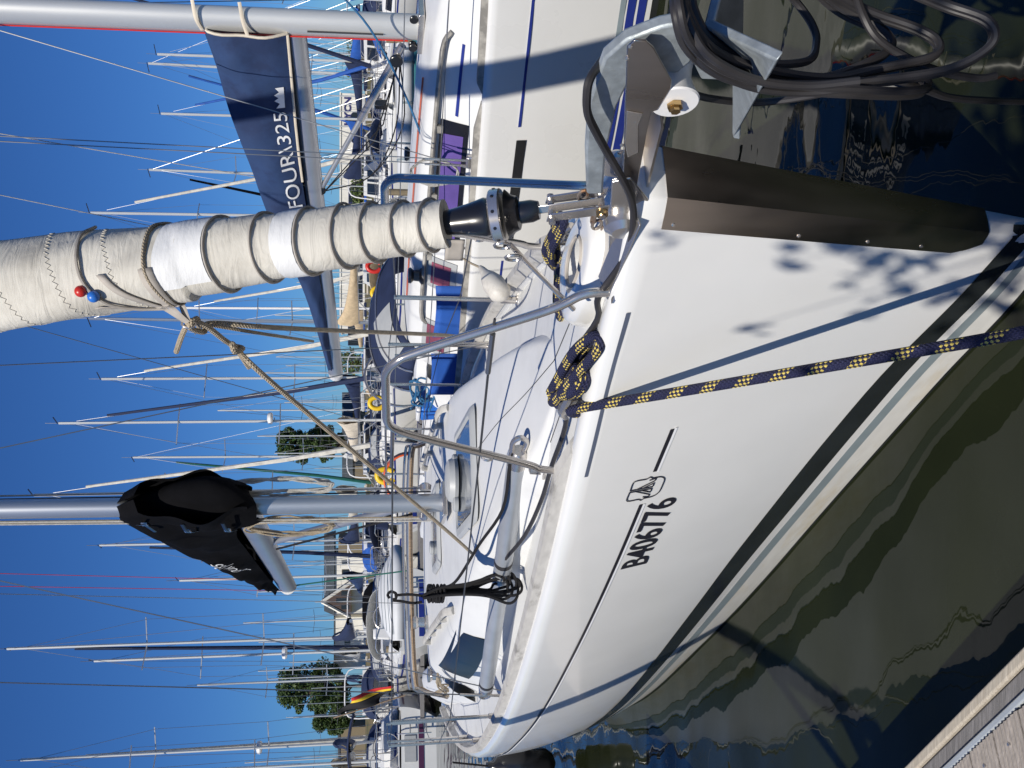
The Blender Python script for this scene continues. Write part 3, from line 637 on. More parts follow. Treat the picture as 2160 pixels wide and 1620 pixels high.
# stemhead casting on the deck: a wedge box with side wings and a round boss
MB().prism([(.02, -.075, 1.30), (.02, .075, 1.30), (.42, .10, 1.31), (.42, -.10, 1.31)], (0, 0, .05)).build('stemhead_base', m_ss, P, boat=True, bevel=.006)
for sd in (1, -1):
    pl([(1290, 380), (1330, 372), (1368, 418), (1345, 450), (1300, 560), (1282, 540)], sd * .075, sd * .006, 'stemhead_wing', m_ss, bevel=.002)
    MB().lathe((.13, sd * .078, 1.365), (0, sd, 0), [(0, .05), (.02, .048), (.035, .03), (.036, .012)], 20).build('stemhead_boss', m_ss, P, boat=True)
MB().prism([(.06, .06, 1.36), (.05, .13, 1.34), (.4, .18, 1.345), (.42, .1, 1.36)], (0, 0, .006)).build('stemhead_flange', m_ss, P, boat=True, bevel=.002)
# moulded block with the chain opening
def block(a, b):
    th = 2 * math.pi * a; w_ = (.145, .14, .125, .11, .065, .06)[min(5, round(b * 5))]; h_ = (-.03, .03, .055, .06, .06, -.04)[round(b * 5)]
    c, s_ = math.cos(th), math.sin(th); p = 3.2; k = (abs(c) ** p + abs(s_) ** p) ** (-1 / p)
    return (.60 + c * k * w_ * 1.9, -.02 + s_ * k * w_ * (1.0 - .25 * (c < 0) * abs(c)), 1.335 + h_)
MB().grid(41, 6, block).build('anchor_well', m_gel, P, boat=True, smooth=50)
MB().tube([(.58 + .115 * math.cos(t), -.02 + .062 * math.sin(t), 1.396) for t in [2 * math.pi * k / 28 for k in range(28)]], .006, 6, closed=True).build('well_trim', m_tape, P, boat=True)
MB().add([(.58 + .11 * math.cos(t), -.02 + .06 * math.sin(t), 1.352) for t in [2 * math.pi * k / 20 for k in range(20)]], [tuple(range(20))]).build('well_floor', m_black, P, boat=True)
# ------------------------------------------------------------------ pulpit, stanchions, lifelines, cleats
def flange(c, par): MB().lathe(c, (0, 0, 1), [(0, .034), (.006, .032), (.009, .02)], 16).build('flange', m_ss, par, boat=True)
for sd in (1, -1):
    pts = [(.38, sd * .165, 1.345), (.39, sd * .17, 1.42), (.44, sd * .2, 1.52), (.56, sd * .275, 1.86), (.60, sd * .295, 1.93), (.66, sd * .305, 1.955), (.74, sd * .32, 1.956), (.90, sd * .345, 1.952), (.98, sd * .36, 1.948), (1.04, sd * .37, 1.92), (1.09, sd * .385, 1.84), (1.28, sd * .43, 1.47), (1.33, sd * .44, 1.40), (1.35, sd * .445, 1.31)]
    pp = MB().tube(smoothpath(pts, 6), .0135, 14).build('pulpit', m_ss, P, boat=True)
    flange((.38, sd * .165, 1.335), pp); flange((1.35, sd * .445, HM.deckz(1.35, .44)), pp)
    for k in range(2): 
        c = np.array((1.215, sd * .418, 1.60)); MB().tube([c + np.array([.012 * k, .0 + .016 * math.cos(t), .022 * math.sin(t)]) for t in [R(q * 36) for q in range(10)]], .003, 6, closed=True).build('ring', m_ss, pp, boat=True)
SP = [4.74, 6.25, 7.75, 9.2]
stn = {}
for sd in (1, -1):
    pts = [(1.04, sd * .372, 1.93)]
    lows = [(1.2, sd * .415, 1.63)]
    for s in ([2.9] if sd < 0 else []) + SP:
        o = HM.hd(s) - .13; zt = 1.875 - .008 * max(0, s - 4.7); zb = HM.deckz(s, o)
        stp = MB().tube([(s, sd * o, zb), (s, sd * (o + .01), zt)], .0125, 12).build('stanchion', m_ss, P, boat=True)
        MB().lathe((s, sd * o, zb), (0, 0, 1), [(0, .04), (.008, .038), (.012, .02), (.09, .018), (.095, .013)], 14).build('stanchion_base', m_ss, stp, boat=True)
        pts.append((s, sd * (o + .01), zt - .01)); lows.append((s, sd * (o + .008), (zb + zt) / 2 - .02))
    MB().tube(pts, .0034, 6).build('lifeline', m_dwire, P, boat=True); MB().tube(lows, .0034, 6).build('lifeline', m_dwire, P, boat=True)
MB().tube([(.45, .22, 1.66), (.62, .26, 1.655), (1.2, .415, 1.63)], .004, 6).build('lifeline', m_dwire, P, boat=True)
MB().tube([(.52, .237, 1.658), (.72, .285, 1.651)], .0085, 8).build('lifeline_tensioner', m_wire, P, boat=True)
MB().tube([(1.04, .372, 1.93), (1.3, .43, 1.928)], .007, 8).build('lifeline_tensioner', m_wire, P, boat=True)
for sd in (1, -1):
    c = np.array((.95, sd * .285, HM.deckz(.95, .28)))
    cl = MB().tube(smoothpath([c + (-.15, -sd * .03, .055), c + (-.10, -sd * .02, .075), c + (0, 0, .07), c + (.10, sd * .02, .075), c + (.15, sd * .03, .055)], 5), lambda t: .012 + .008 * math.sin(math.pi * t), 10).build('cleat', m_ss, P, boat=True)
    for k in (-.045, .045): MB().cyl(c + (k, sd * k * .2, -.01), c + (k, sd * k * .2, .07), .014).build('cleat_foot', m_ss, cl, boat=True)
for s, o in ((1.32, .08), (1.62, -.02)):
    MB().prism([(s, o - .01, HM.deckz(s, o) + .002), (s + .1, o + .01, HM.deckz(s, o) + .002), (s + .1, o + .035, HM.deckz(s, o) + .002), (s, o + .015, HM.deckz(s, o) + .002)], (0, 0, .012)).build('pad_eye', m_ss, P, boat=True, bevel=.003)
MB().lathe((2.0, .28, HM.deckz(2, .28)), (0, 0, 1), [(0, .05), (.006, .05), (.01, .03), (.06, .025), (.065, .012)], 16).build('deck_ring', m_ss, P, boat=True)
# deck seam lines
for o0, o1 in ((-.02, -.05), (.15, .42)):
    MB().tube([(s, lerp(o0, o1, (s - 1.0) / 2.5), HM.deckz(s, lerp(o0, o1, (s - 1) / 2.5)) + .0005 if s < 1.5 or o0 > 0 else roofz(s, lerp(o0, o1, (s - 1) / 2.5)) + .0005) for s in np.linspace(.95, 3.4, 24)], .0025, 4).build('deck_line', m_dwire, P, boat=True)
# ------------------------------------------------------------------ loose gear on and around the main yacht (things of their own)
def Wm(p): return MF.W(np.array(p, float))
# anchor in the roller
anc = empty('anchor', Wm((-.3, 0, 1.2)), MF.th - math.pi / 2, 'galvanised plough anchor stowed in the bow roller of the white yacht', 'anchor')
aoff = np.array((-.3, 0, 1.2))
def ab(mb, name, mt, **k):
    mb.v = [tuple(np.array(p) - aoff) for p in mb.v]; return mb.build(name, mt, anc, boat=True, **k)
ab(MB().prism([MF.o(x, y, -.015) for x, y in ((1236, 388), (1233, 300), (1240, 190), (1272, 98), (1318, 58), (1390, 30), (1450, 18), (1478, 60), (1455, 105), (1425, 130), (1388, 128), (1338, 120), (1300, 200), (1276, 300), (1270, 388))], (0, .03, 0)), 'shank', m_galv, bevel=.006)
tip = np.array(MF.o(1545, 292, 0)); wl_, wr_ = np.array((-.64, -.2, 1.31)), np.array((-.68, .185, 1.295)); cr_ = np.array((-.53, 0, 1.36)); mid = np.array((-.44, 0, 1.27))
for w_, nm in ((wl_, 1), (wr_, -1)):
    f_ = [tip, w_, cr_ + (0, 0, -.0), mid]
    if nm < 0: f_ = f_[::-1]
    mb = MB(); n = vnorm(np.cross(f_[1] - f_[0], f_[2] - f_[0])) * .02; ab(mb.prism(f_, n), 'fluke', m_galv, bevel=.004)
ab(MB().prism([cr_ + (0, -.02, 0), cr_ + (0, .02, 0), mid + (.05, .02, 0), mid + (.05, -.02, 0)], (0, 0, .05)), 'crown', m_galv, bevel=.004)
# anchor chain end
ch = []
for k in range(6):
    c = np.array((.16 + .05 * k * .8, -.01, 1.455 - .018 * k)); 
    mb = MB(); pts = []
    for q in range(12):
        t = R(q * 30); v = np.array((.026 * math.cos(t), 0, 0)) + (np.array((0, .012 * math.sin(t), 0)) if k % 2 else np.array((0, 0, .012 * math.sin(t)))); pts.append(c + v)
    mb.tube(pts, .0045, 6, closed=True); ch.append(mb)
chn = empty('anchor_chain', Wm((.3, 0, 1.36)), MF.th - math.pi / 2, 'short rusty anchor chain running into the bow locker opening', 'chain')
for mb in ch: mb.v = [tuple(np.array(p) - (.3, 0, 1.36)) for p in mb.v]; mb.build('chain_link', m_chain, chn, boat=True)
# heavy black cable coil hung over the anchor
g = random.Random(11); cab = MB()
hook = np.array((-.50, .02, 1.40))
def cpt(x, y, o): return MF.W(MF.o(x, y, o))
loops = [[(1425, -20, -.02), (1430, 40, .05), (1470, 120, .08), (1560, 175, .09), (1700, 185, .09), (1850, 175, .08), (2000, 150, .06), (2085, 100, .03), (2080, 50, .0), (1990, 15, -.05), (1880, -30, -.08)],
         [(1422, -30, -.02), (1424, 30, .06), (1450, 105, .09), (1530, 165, .1), (1660, 190, .1), (1800, 200, .1), (1900, 203, .08), (1945, 195, .05), (1935, 175, .02), (1850, 185, .0), (1700, 180, .0), (1590, 150, .02)],
         [(1440, -20, -.05), (1450, 40, .02), (1500, 110, .06), (1600, 150, .07), (1740, 170, .07), (1850, 150, .05), (1960, 125, .02), (1975, 95, -.02), (1930, 65, -.06), (1820, 25, -.1), (1700, -40, -.12)],
         [(1435, -30, 0), (1440, 30, .04), (1480, 100, .07), (1580, 160, .08), (1720, 165, .06), (1810, 140, .03), (1880, 100, -.03), (1860, 60, -.08), (1780, 20, -.12), (1720, -30, -.14)],
         [(1460, -30, -.08), (1465, 20, -.03), (1500, 80, .02), (1590, 130, .04), (1700, 130, .02), (1722, 90, -.05), (1712, 50, -.1), (1680, 5, -.14), (1640, -40, -.15)],
         [(1445, 192, .02), (1500, 208, -.03), (1600, 216, -.06), (1720, 200, -.04), (1850, 165, .02), (1940, 185, .03), (2000, 205, .0), (2080, 212, -.06), (2180, 215, -.15)],
         [(1800, -30, -.1), (1820, 30, -.07), (1850, 80, -.03), (1910, 120, 0), (1980, 150, .03), (2060, 165, .03), (2100, 160, .02)],
         [(1428, -10, -.05), (1436, 50, .03), (1480, 130, .1), (1580, 182, .11), (1690, 195, .11), (1800, 185, .11)]]
for lp in loops + [[(x + 8 * q, y - 9 * q, o + .02 * q) for x, y, o in loops[i]] for i, q in ((0, .8), (1, 1.2), (3, -.9), (7, 1.6), (2, .7))]: cab.tube(smoothpath([cpt(*p) for p in lp], 8), .0085, 8)
cab.build('cable_coil', m_rubber, label='thick black cable coiled and hung over the galvanised anchor', cat='cable')
# the same cable's run over the bow and along the deck
run = [MF.W(MF.o(1500, 150, -.09)), MF.W(MF.o(1420, 120, -.08)), MF.W(MF.o(1300, 128, -.06))]
run = [MF.W(MF.o(*p)) for p in ((1270, 128, -.02), (1245, 165, .03), (1238, 200, .05), (1240, 240, .06), (1258, 280, .065), (1280, 320, .07), (1300, 355, .085), (1322, 395, .095), (1334, 430, .10), (1336, 470, .115), (1328, 520, .13), (1308, 560, .145))] + [Wm(p) for p in ((.42, .165, 1.37), (.55, .18, 1.345), (.75, .215, 1.38), (.9, .235, 1.39), (1.05, .25, 1.35), (1.3, .29, 1.305), (1.65, .36, 1.30), (2.0, .42, 1.285), (2.4, .50, 1.30), (2.8, .56, 1.35), (3.0, .6, 1.36), (3.3, .66, 1.33))]
MB().tube(smoothpath(run, 5), .0095, 8).build('deck_cable', m_rubber, label='black cable running from the bow roller along the white foredeck', cat='cable')
# mooring line with its turns on the cleat
cc = np.array((.95, .285, HM.deckz(.95, .28)))
def cl(dx, dy, dz): return Wm(cc + (dx, dy, dz))
mr = [atz(2160, 702, .42) + (.05, -.12, -.02), atz(2160, 702, .45), ]
fair = Wm((.90, .345, 1.345))
mr = [np.array((.16, 1.75, .47)), np.array((.125, 2.13, .46)), lerp(np.array((.125, 2.13, .46)), fair, .35) + (0, 0, -.012), lerp(np.array((.125, 2.13, .46)), fair, .7) + (0, 0, -.01), fair, cl(.03, .05, .04)]
eight = []
for t in range(3):
    e = t * .012
    eight += [cl(.13, -.02, .03 + e), cl(.17, -.02, .05 + e), cl(.13, -.05 + .0, .07 + e), cl(.0, .0, .10 + e), cl(-.12, .03, .07 + e), cl(-.19, .0, .05 + e), cl(-.14, -.05, .06 + e), cl(0, -.01, .105 + e)]
loopb = [cl(-.05, -.03, .12), cl(-.25, -.06, .10), cl(-.36, -.07, .06), cl(-.37, -.03, .05), cl(-.2, .0, .09), cl(.0, .02, .12), cl(.1, -.03, .10), cl(.12, -.08, .05), cl(0, -.09, .06), cl(-.2, -.08, .07), cl(-.33, -.1, .03), cl(-.30, -.13, .02), cl(-.1, -.11, .04), cl(.05, -.12, .02)]
MB().tube(smoothpath(mr + eight + loopb, 7), .0160, 12).build('mooring_line', m_rope, label='navy mooring rope with yellow flecks tied to the near bow cleat', cat='rope')
cp = np.array((.95, -.285, HM.deckz(.95, .28)))
def cq(dx, dy, dz): return Wm(cp + (dx, dy, dz))
pth = [cq(-.12, .0, .09), cq(.1, .0, .1), cq(.15, .04, .06), cq(0, .05, .1), cq(-.15, .02, .08), cq(-.1, -.02, .1), cq(.15, .06, .05), cq(.3, .1, .03), cq(.32, .14, .02), cq(.1, .1, .06), cq(-.15, .1, .06), cq(-.2, .14, .04), cq(.05, .14, .05), cq(.25, .15, .03), cq(.28, .18, .02), cq(.0, .17, .03)]
MB().tube(smoothpath(pth, 6), .0150, 10).build('mooring_line', m_rope, label='navy and yellow rope heaped on the far bow cleat behind the anchor well', cat='rope')
# spinnaker pole lying on the side deck
pa, pb = np.array((1.95, .20, 1.375)), np.array((4.42, 1.16, 1.285))
pole = empty('spinnaker_pole', Wm(pa), MF.th - math.pi / 2, 'thick grey aluminium pole lying along the white side deck', 'pole')
pv = vnorm(pb - pa)
MB().tube([pv * .1, pb - pa - pv * .12], .046, 20).build('tube', m_pole, pole, boat=True)
for c, s_ in ((pv * 0, 1), (pb - pa, -1)):
    e = MB().lathe(c + pv * s_ * .02, pv * s_, [(0, .03), (.02, .042), (.05, .045), (.09, .048), (.1, .046)], 18).build('end_fitting', m_ss, pole, boat=True)
    MB().tube(smoothpath([c + pv * s_ * .03 + (0, 0, .03), c - pv * s_ * .04 + (0, 0, .03), c - pv * s_ * .07, c - pv * s_ * .04 + (0, 0, -.028), c + pv * s_ * .02 + (0, 0, -.02)], 4), .012, 8).build('jaw', m_ss, e, boat=True)
for k in (.36, .93): MB().lathe((pb - pa) * k, pv, [(0, .0472), (.035, .0472)], 20).build('band', m_rubber, pole, boat=True)
# black line hank hung on the upper lifeline and its tail
hk = MF.W(MF.s(825, 1255, 2.95)); hk0 = np.array(hk)
def hp(x, y, d=0): return MF.W(MF.s(x, y, 2.95 + d))
hank = MB()
hank.tube(smoothpath([hp(822, 1262), hp(818, 1255), hp(824, 1248), hp(835, 1252), hp(835, 1262), hp(826, 1266), hp(845, 1268), hp(870, 1272), hp(890, 1270)], 5), .007, 8)
hank.tube(smoothpath([hp(832, 1256), hp(860, 1254), hp(885, 1256), hp(905, 1262)], 5), .007, 8)
for k in range(8):
    w_ = (10, 16, 22, 13, 27, 19, 24, 30)[k]; e_ = (1062, 1075, 1088, 1095, 1070, 1100, 1080, 1092)[k]; y0 = 1236 + (k - 4) * 3.2; d_ = .012 * (k - 3.5)
    hank.tube(smoothpath([hp(892, 1256 + k * .8, d_), hp(930, 1246 + (k - 4) * 1.6, d_), hp(985, 1240 + (k - 4) * 2.2, d_), hp(1035, y0 - w_ * .7, d_), hp(e_ - 14, y0 - w_, d_), hp(e_, y0 - w_ * .3, d_), hp(e_ - 2, y0 + w_ * .5, -d_), hp(e_ - 20, y0 + w_ * .9, -d_), hp(1030, 1252 + (k - 4) * 2, -d_), hp(985, 1248 + (k - 4) * 2.0, -d_), hp(930, 1252 + (k - 4) * 1.4, -d_), hp(892, 1262, -d_)], 6), .0072, 7)
for k in range(6):
    x = 905 + 6 * k; c = hp(x, 1252); hank.tube([c + np.array((.042 * math.cos(t), .03 * math.sin(t), .006 * math.sin(t + k))) for t in [R(q * 30) for q in range(12)]], .0075, 7, closed=True)
hank.tube(smoothpath([hp(940, 1240), hp(965, 1222, -.1), hp(1010, 1150, -.35), hp(1060, 1075, -.65), MF.W((2.02, .26, 1.41)), MF.W((1.97, .22, 1.40))], 5), .0075, 7)
hank.build('rope_hank', m_blackrope, label='black rope gathered in a hank hanging from the lifeline', cat='rope')
# genoa sheets, clew straps and beads
clew = MF.W(MF.o(398, 682, .15))
def gp(x, y, o): return MF.W(MF.o(x, y, o))
sh = MB().tube(smoothpath([gp(372, 742, .17), gp(385, 705, .16), gp(400, 682, .15), gp(430, 685, .14), gp(470, 715, .14), gp(500, 738, .14), gp(600, 830, .25), Wm((2.6, .42, 1.66)), Wm((3.62, .47, 1.345))], 8), .0085, 8)
sh.tube(smoothpath([gp(525, 775, .15), gp(505, 745, .14), gp(490, 725, .15), gp(495, 742, .17), gp(512, 735, .14), gp(495, 730, .13)], 6), .0085, 8)
sh.build('genoa_sheet', m_beige, label='beige sheet rope with a knot running from the rolled sail down to the deck', cat='rope')
sh = MB().tube(smoothpath([gp(420, 690, .10), gp(415, 672, .13), gp(400, 690, .16), gp(430, 700, .14), gp(445, 682, .11), gp(560, 690, .08), gp(700, 697, -.1), Wm((2.2, -.40, 1.62)), Wm((3.6, -.9, 1.45))], 8), .0085, 8)
sh.tube(smoothpath([gp(440, 685, .11), gp(560, 705, .05), gp(660, 720, -.2)], 6), .006, 6)
sh.build('genoa_sheet', m_beige, label='beige sheet rope dropping straight past the pulpit to the far side', cat='rope')
def strap(z0, t0, z1, t1, w_, nm='webbing_strap'):
    def fn(a, b):
        t = lerp(t0, t1, a); z = lerp(z0, z1, a) + (b - .5) * w_; return sail_pt(z, t, .006)
    MB().grid(16, 3, fn, flip=True).build(nm, m_tape, genoa, boat=True, solid=.002)
strap(2.575, 1.0, 2.56, -.5, .036); strap(2.70, 1.0, 2.57, -.45, .022); strap(2.745, .25, 2.58, -.48, .018)
MB().tube([sail_pt(2.562 + .018 * math.sin(t), t, .005) for t in [2 * math.pi * k / 40 for k in range(40)]], .0055, 6, closed=True).build('furling_line', m_beige, genoa, boat=True)
MB().tube(smoothpath([sail_pt(z, t, .008) for z, t in ((2.775, 2.9), (2.775, 2.2), (2.765, 1.5), (2.755, 1.0), (2.735, .68), (2.71, .3), (2.66, -.1), (2.6, -.42))], 4), .005, 6).build('bead_line', m_tape, genoa, boat=True)
for z, t, mt in ((2.757, .74, m_red), (2.728, .60, m_blue)): MB().ball(sail_pt(z, t, .014), .0165, 10).build('bead', mt, genoa, boat=True, smooth=80)
cwl = np.array(MF.L(clew))
for z, t in ((2.575, -.35), (2.555, -.5), (2.60, -.42)):
    MB().tube(smoothpath([sail_pt(z, t + .25, .006), sail_pt(z, t, .008), lerp(sail_pt(z, t, .01), cwl, .6), cwl], 4), .011, 6, ell=(1, .35)).build('clew_webbing', m_tape, genoa, boat=True)
MB().tube([cwl + (0, .014 * math.cos(a), .02 * math.sin(a)) for a in [R(q * 36) for q in range(10)]], .004, 6, closed=True).build('clew_ring', m_ss, genoa, boat=True)
# fenders hung along the starboard quarter
for k, (x, y) in enumerate(((1098, 1597), (1160, 1592))):
    p = MF.W(MF.o(x + 20, y + 15, 1.82)); fb = empty('fender', (p[0], p[1], .12), 0, ('black round fender hanging at the after quarter of the white hull', 'black fender hanging forward of another on the white hull')[k], 'fender', 'black fenders along the white hull')
    MB().lathe((0, 0, 0), (0, 0, 1), [(0, .02), (.03, .10), (.1, .15), (.5, .15), (.6, .10), (.64, .04), (.70, .035)], 20).build('body', m_black, fb, smooth=60)
    MB().tube([(0, 0, .68), (.05, .02, 1.05)], .008, 6).build('lanyard', m_blackrope, fb)
# ------------------------------------------------------------------ the neighbouring yacht
HN = Hull(9.8, ([0, .01, .03, .08, .25, .6, 1.2, 2.0, 2.6, 3.5, 4.5, 5.5, 6.5, 7.5, 8.6, 9.8], [0, .05, .085, .12, .24, .45, .74, 1.02, 1.18, 1.34, 1.45, 1.56, 1.62, 1.64, 1.58, 1.4]),
          ([0, .02, .1, .3, .8, 1.5, 2.3, 3.2, 4.2, 5.5, 7, 8.4, 9.8], [0, .03, .06, .14, .36, .66, .96, 1.17, 1.30, 1.42, 1.45, 1.32, 1.0]), 1.25, 1.13)
nb = empty('sailing_yacht', (NF.B[0], NF.B[1], 0), NF.th - math.pi / 2, 'white yacht with navy boom cover lettered 325 moored beyond the bow', 'sailboat')
Q = nb
HN.mesh().build('hull', m_gel2, Q, boat=True, smooth=50); HN.deck().build('deck', m_deck, Q, boat=True)
for z0, z1, mt in ((.17, .23, m_bluestripe), (.09, .15, m_bluestripe), (.245, .285, m_grey), (-.1, .05, m_anti)): HN.strip(z0, z1, .4, 9.4, off=.003).build('boot_stripe', mt, Q, boat=True)
HN.strip(lambda s: .905, lambda s: .925, 1.0, 3.35).build('hull_stripe', m_bluestripe, Q, boat=True)
HN.strip(lambda s: .925, lambda s: .929, 1.0, 3.35, off=.0025).build('stripe_edge', m_white, Q, boat=True)
HN.strip(lambda s: .85, lambda s: .925, 3.46, 4.5, n=16, off=.004).build('hull_window', m_smoke, Q, boat=True)
HN.strip(lambda s: .905, lambda s: .925, 4.62, 9.3).build('hull_stripe', m_bluestripe, Q, boat=True)
for sd in (1, -1):
    for s0, s1 in ((.9, 3.12), (3.2, 9.5)):
        mb = MB(); n = 30
        def fn(a, b):
            s = lerp(s0, s1, a); k = min(1, a * (s1 - s0) / .06 + .2, (1 - a) * (s1 - s0) / .06 + .2); o = HN.hd(s); z = HN.sheer(s) + .018
            return (s, sd * (o - (.03, .04, .08, .095)[round(b * 3)]), z + (0, .05, .052, 0)[round(b * 3)] * k)
        mb.grid(n, 4, fn, flip=sd < 0).build('toe_rail', m_rail2, Q, boat=True, smooth=30)
hcn = pchip([1.0, 1.6, 2.4, 3.2, 4, 5, 6.2, 7], [0, .10, .26, .37, .42, .46, .49, .5]); wcn = pchip([1.0, 1.6, 2.4, 3.2, 4, 5, 6.2, 7], [.3, .6, .84, .95, 1.0, 1.06, 1.1, 1.1])
def roofn(s, o):
    k = min(1, abs(o) / wcn(s)); e = 1 if k < .66 else 1 - ((k - .66) / .34) ** 1.6; return HN.deckz(s, o) - .004 + hcn(s) * e * (1 - .08 * k * k)
MB().grid(36, 41, lambda a, b: (lambda s: (lambda o: (s, o, roofn(s, o) if a < .999 else HN.deckz(s, o) - .05))((2 * b - 1) * wcn(s)))(lerp(1.0, 6.9, a)), flip=True).build('coachroof', m_deck, Q, boat=True, smooth=60)
def side_panel(s0, s1, k0, k1, slant, sd, off, n=12):
    def fn(a, b):
        s = lerp(s0, s1, a) + slant * (b - .5); o = wcn(s) * lerp(k0, k1, b); nrm = vnorm((0, .75, .65)); return np.array((s, sd * o, roofn(s, o))) + np.array((0, sd * nrm[1], nrm[2])) * off
    return MB().grid(n, 5, fn, flip=sd > 0)
for sd in (1, -1):
    w1 = side_panel(3.68, 4.98, .955, .81, .05, sd, .008).build('cabin_window', m_black, Q, boat=True); side_panel(3.8, 4.88, .935, .835, .05, sd, .012).build('pane', m_purple, w1, boat=True)
    for s0, s1 in ((5.17, 5.56), (6.02, 6.5)):
        w1 = side_panel(s0, s1, .955, .80, .03, sd, .01).build('cabin_window', m_hgrey, Q, boat=True); side_panel(s0 + .06, s1 - .06, .93, .83, .03, sd, .016).build('pane', m_pink, w1, boat=True)
    side_panel(3.0, 3.62, .90, .885, .0, sd, .004).build('roof_stripe', m_bluestripe, Q, boat=True)
    hp_ = [(s, sd * wcn(s) * .82, roofn(s, wcn(s) * .82) + (.005 if s in (2.95, 6.1) else .06)) for s in (2.95, 3.1, 3.8, 4.5, 5.2, 5.95, 6.1)]
    mb = MB().tube(smoothpath(hp_, 4), .018, 8, ell=(1, 1.7))
    for s in (3.8, 4.5, 5.2): mb.box((s, sd * wcn(s) * .82, roofn(s, wcn(s) * .82) + .025), (.07, .03, .06))
    mb.build('handrail', m_rail2, Q, boat=True)
def nm(z): return (3.44 + .012 * (z - 1.5), 0, z)
m_aluN = mat('silver_mast', (.60, .60, .58), .4, .45, var=.06, scale=5, stretch=(1, 1, .1))
nmast = MB().tube([nm(z) for z in (1.5, 3, 6, 10, 13)], .085, 24, ell=(1.3, .95), up=(1, 0, 0)).build('mast', m_aluN, Q, boat=True)
MB().tube([(nm(z)[0] + .09, .06, z) for z in (1.7, 6, 13)], .007, 6).build('halyard', m_red, nmast, boat=True)
MB().tube([(nm(z)[0] + .02, .088, z) for z in (1.9, 2.5)], .012, 6, ell=(.4, 1)).build('halyard_slot', m_dwire, nmast, boat=True)
MB().box((3.42, 0, 1.60), (.36, .28, .05)).build('mast_step', m_ss, nmast, boat=True, bevel=.008)
for k, (dx, o) in enumerate(((.14, .1), (.1, -.12), (-.12, .1), (.16, .03))):
    MB().lathe((3.42 + dx, o, 1.66), (0, 1, 0), [(0, .03), (.004, .035), (.02, .035), (.024, .03)], 12).build('deck_block', m_black, nmast, boat=True)
for zz in (5.6, 9.2):
    for sd in (1, -1): MB().tube([nm(zz), (nm(zz)[0] + .35, sd * 1.0, zz + .08)], .02, 8, ell=(1, .5)).build('spreader', m_alu, nmast, boat=True)
for sd in (1, -1):
    cpn = (3.78, sd * 1.2, HN.deckz(3.78, 1.2) + .02)
    MB().prism([(3.72, sd * 1.17, cpn[2] - .03), (3.86, sd * 1.17, cpn[2] - .03), (3.84, sd * 1.17, cpn[2] + .1), (3.74, sd * 1.17, cpn[2] + .1)], (0, sd * .05, 0)).build('chainplate', m_ss, Q, boat=True, bevel=.01)
    for a_, tp in ((0, 12.6), (.05, 9.1)):
        MB().tube([(cpn[0] + a_, cpn[1], cpn[2]), (nm(5.6)[0] + .35 + a_, sd * 1.0, 5.68), nm(tp)], .0045, 5).build('shroud', m_wire, Q, boat=True)
        MB().tube([(cpn[0] + a_, cpn[1], cpn[2] + .08), (cpn[0] + a_ + .005, cpn[1] - sd * .012, cpn[2] + .42)], .010, 8).build('rigging_screw', m_ss, Q, boat=True)
    MB().tube([(cpn[0] + .12, cpn[1] - sd * .02, cpn[2]), nm(5.4)], .0045, 5).build('shroud', m_wire, Q, boat=True)
MB().tube([nm(12.8), (9.6, 0, 1.3)], .0045, 5).build('backstay', m_wire, Q, boat=True)
MB().tube([(.15, 0, 1.3), nm(11.8)], .06, 10).build('furled_genoa', m_sail, Q, boat=True)
# boom, cover with lettering, vang
MB().tube([(3.52, 0, 2.60), (8.15, 0, 2.41)], .075, 18, ell=(1.15, .75)).build('boom', m_alu, Q, boat=True)
MB().lathe((8.15, 0, 2.41), (1, 0, -.04), [(0, .085), (.06, .08), (.1, .05)], 14).build('boom_end', m_wplas, Q, boat=True)
tn = [(3.50, 3.33), (3.9, 3.26), (4.34, 3.21), (4.9, 3.10), (5.5, 2.99), (6.1, 2.83), (6.6, 2.71), (7.4, 2.58), (8.0, 2.50)]; bn = [(3.50, 2.66), (3.9, 2.655), (4.34, 2.65), (4.9, 2.635), (5.5, 2.60), (6.1, 2.55), (6.6, 2.51), (7.4, 2.47), (8.0, 2.44)]
cn = cover_fn(tn, bn, .15, .014, 9)
con = cover_mesh(cn).build('sail_cover', m_navy, Q, boat=True, smooth=70)
for sd in (1, -1): MB().tube([cn(a / 20, .0, sd, .003) for a in range(0, 8)], .012, 6, ell=(1, .4)).build('cover_edge', m_cream, con, boat=True)
MB().tube([cn(0.002, v / 12, 1, .004) for v in range(13)], .012, 6).build('cover_front', m_cream, con, boat=True)
for v in (.45, .98): MB().tube(smoothpath([cn(.002, v, 1, .01), (3.40, .10, 2.66 + .67 * v + .03), (3.28, .03, 2.66 + .67 * v + .05)], 4), .014, 6, ell=(1, .3)).build('mast_strap', m_cream, con, boat=True)
def nlet(a0, a1, v0, v1, v0b, v1b): return lambda u, v: cn(lerp(a0, a1, u), lerp(lerp(v0, v0b, u), lerp(v1, v1b, u), v), 1, .008)
lettering('cover_lettering', 'DUFOUR\\325', nlet(.50, .165, .05, .40, .11, .30), m_white, con, boat=True)
crown = [(.0, .0), (0, .62), (.22, .35), (.36, .72), (.5, .42), (.64, .72), (.78, .35), (1, .62), (1, 0)]
ctr = MB(); fnc = nlet(.155, .11, .12, .32, .11, .30)
ctr.add([fnc(*p) for p in crown], [(0, 1, 2), (0, 2, 4), (2, 3, 4), (0, 4, 8), (4, 5, 6), (4, 6, 8), (6, 7, 8)]); ctr.build('cover_crown', m_white, con, boat=True, smooth=0)
MB().tube([(3.62, 0, 1.74), (4.4, 0, 2.09)], .034, 12).build('vang', m_ss, Q, boat=True); MB().tube([(4.4, 0, 2.09), (5.25, 0, 2.47)], .024, 12).build('vang', m_alu, Q, boat=True)
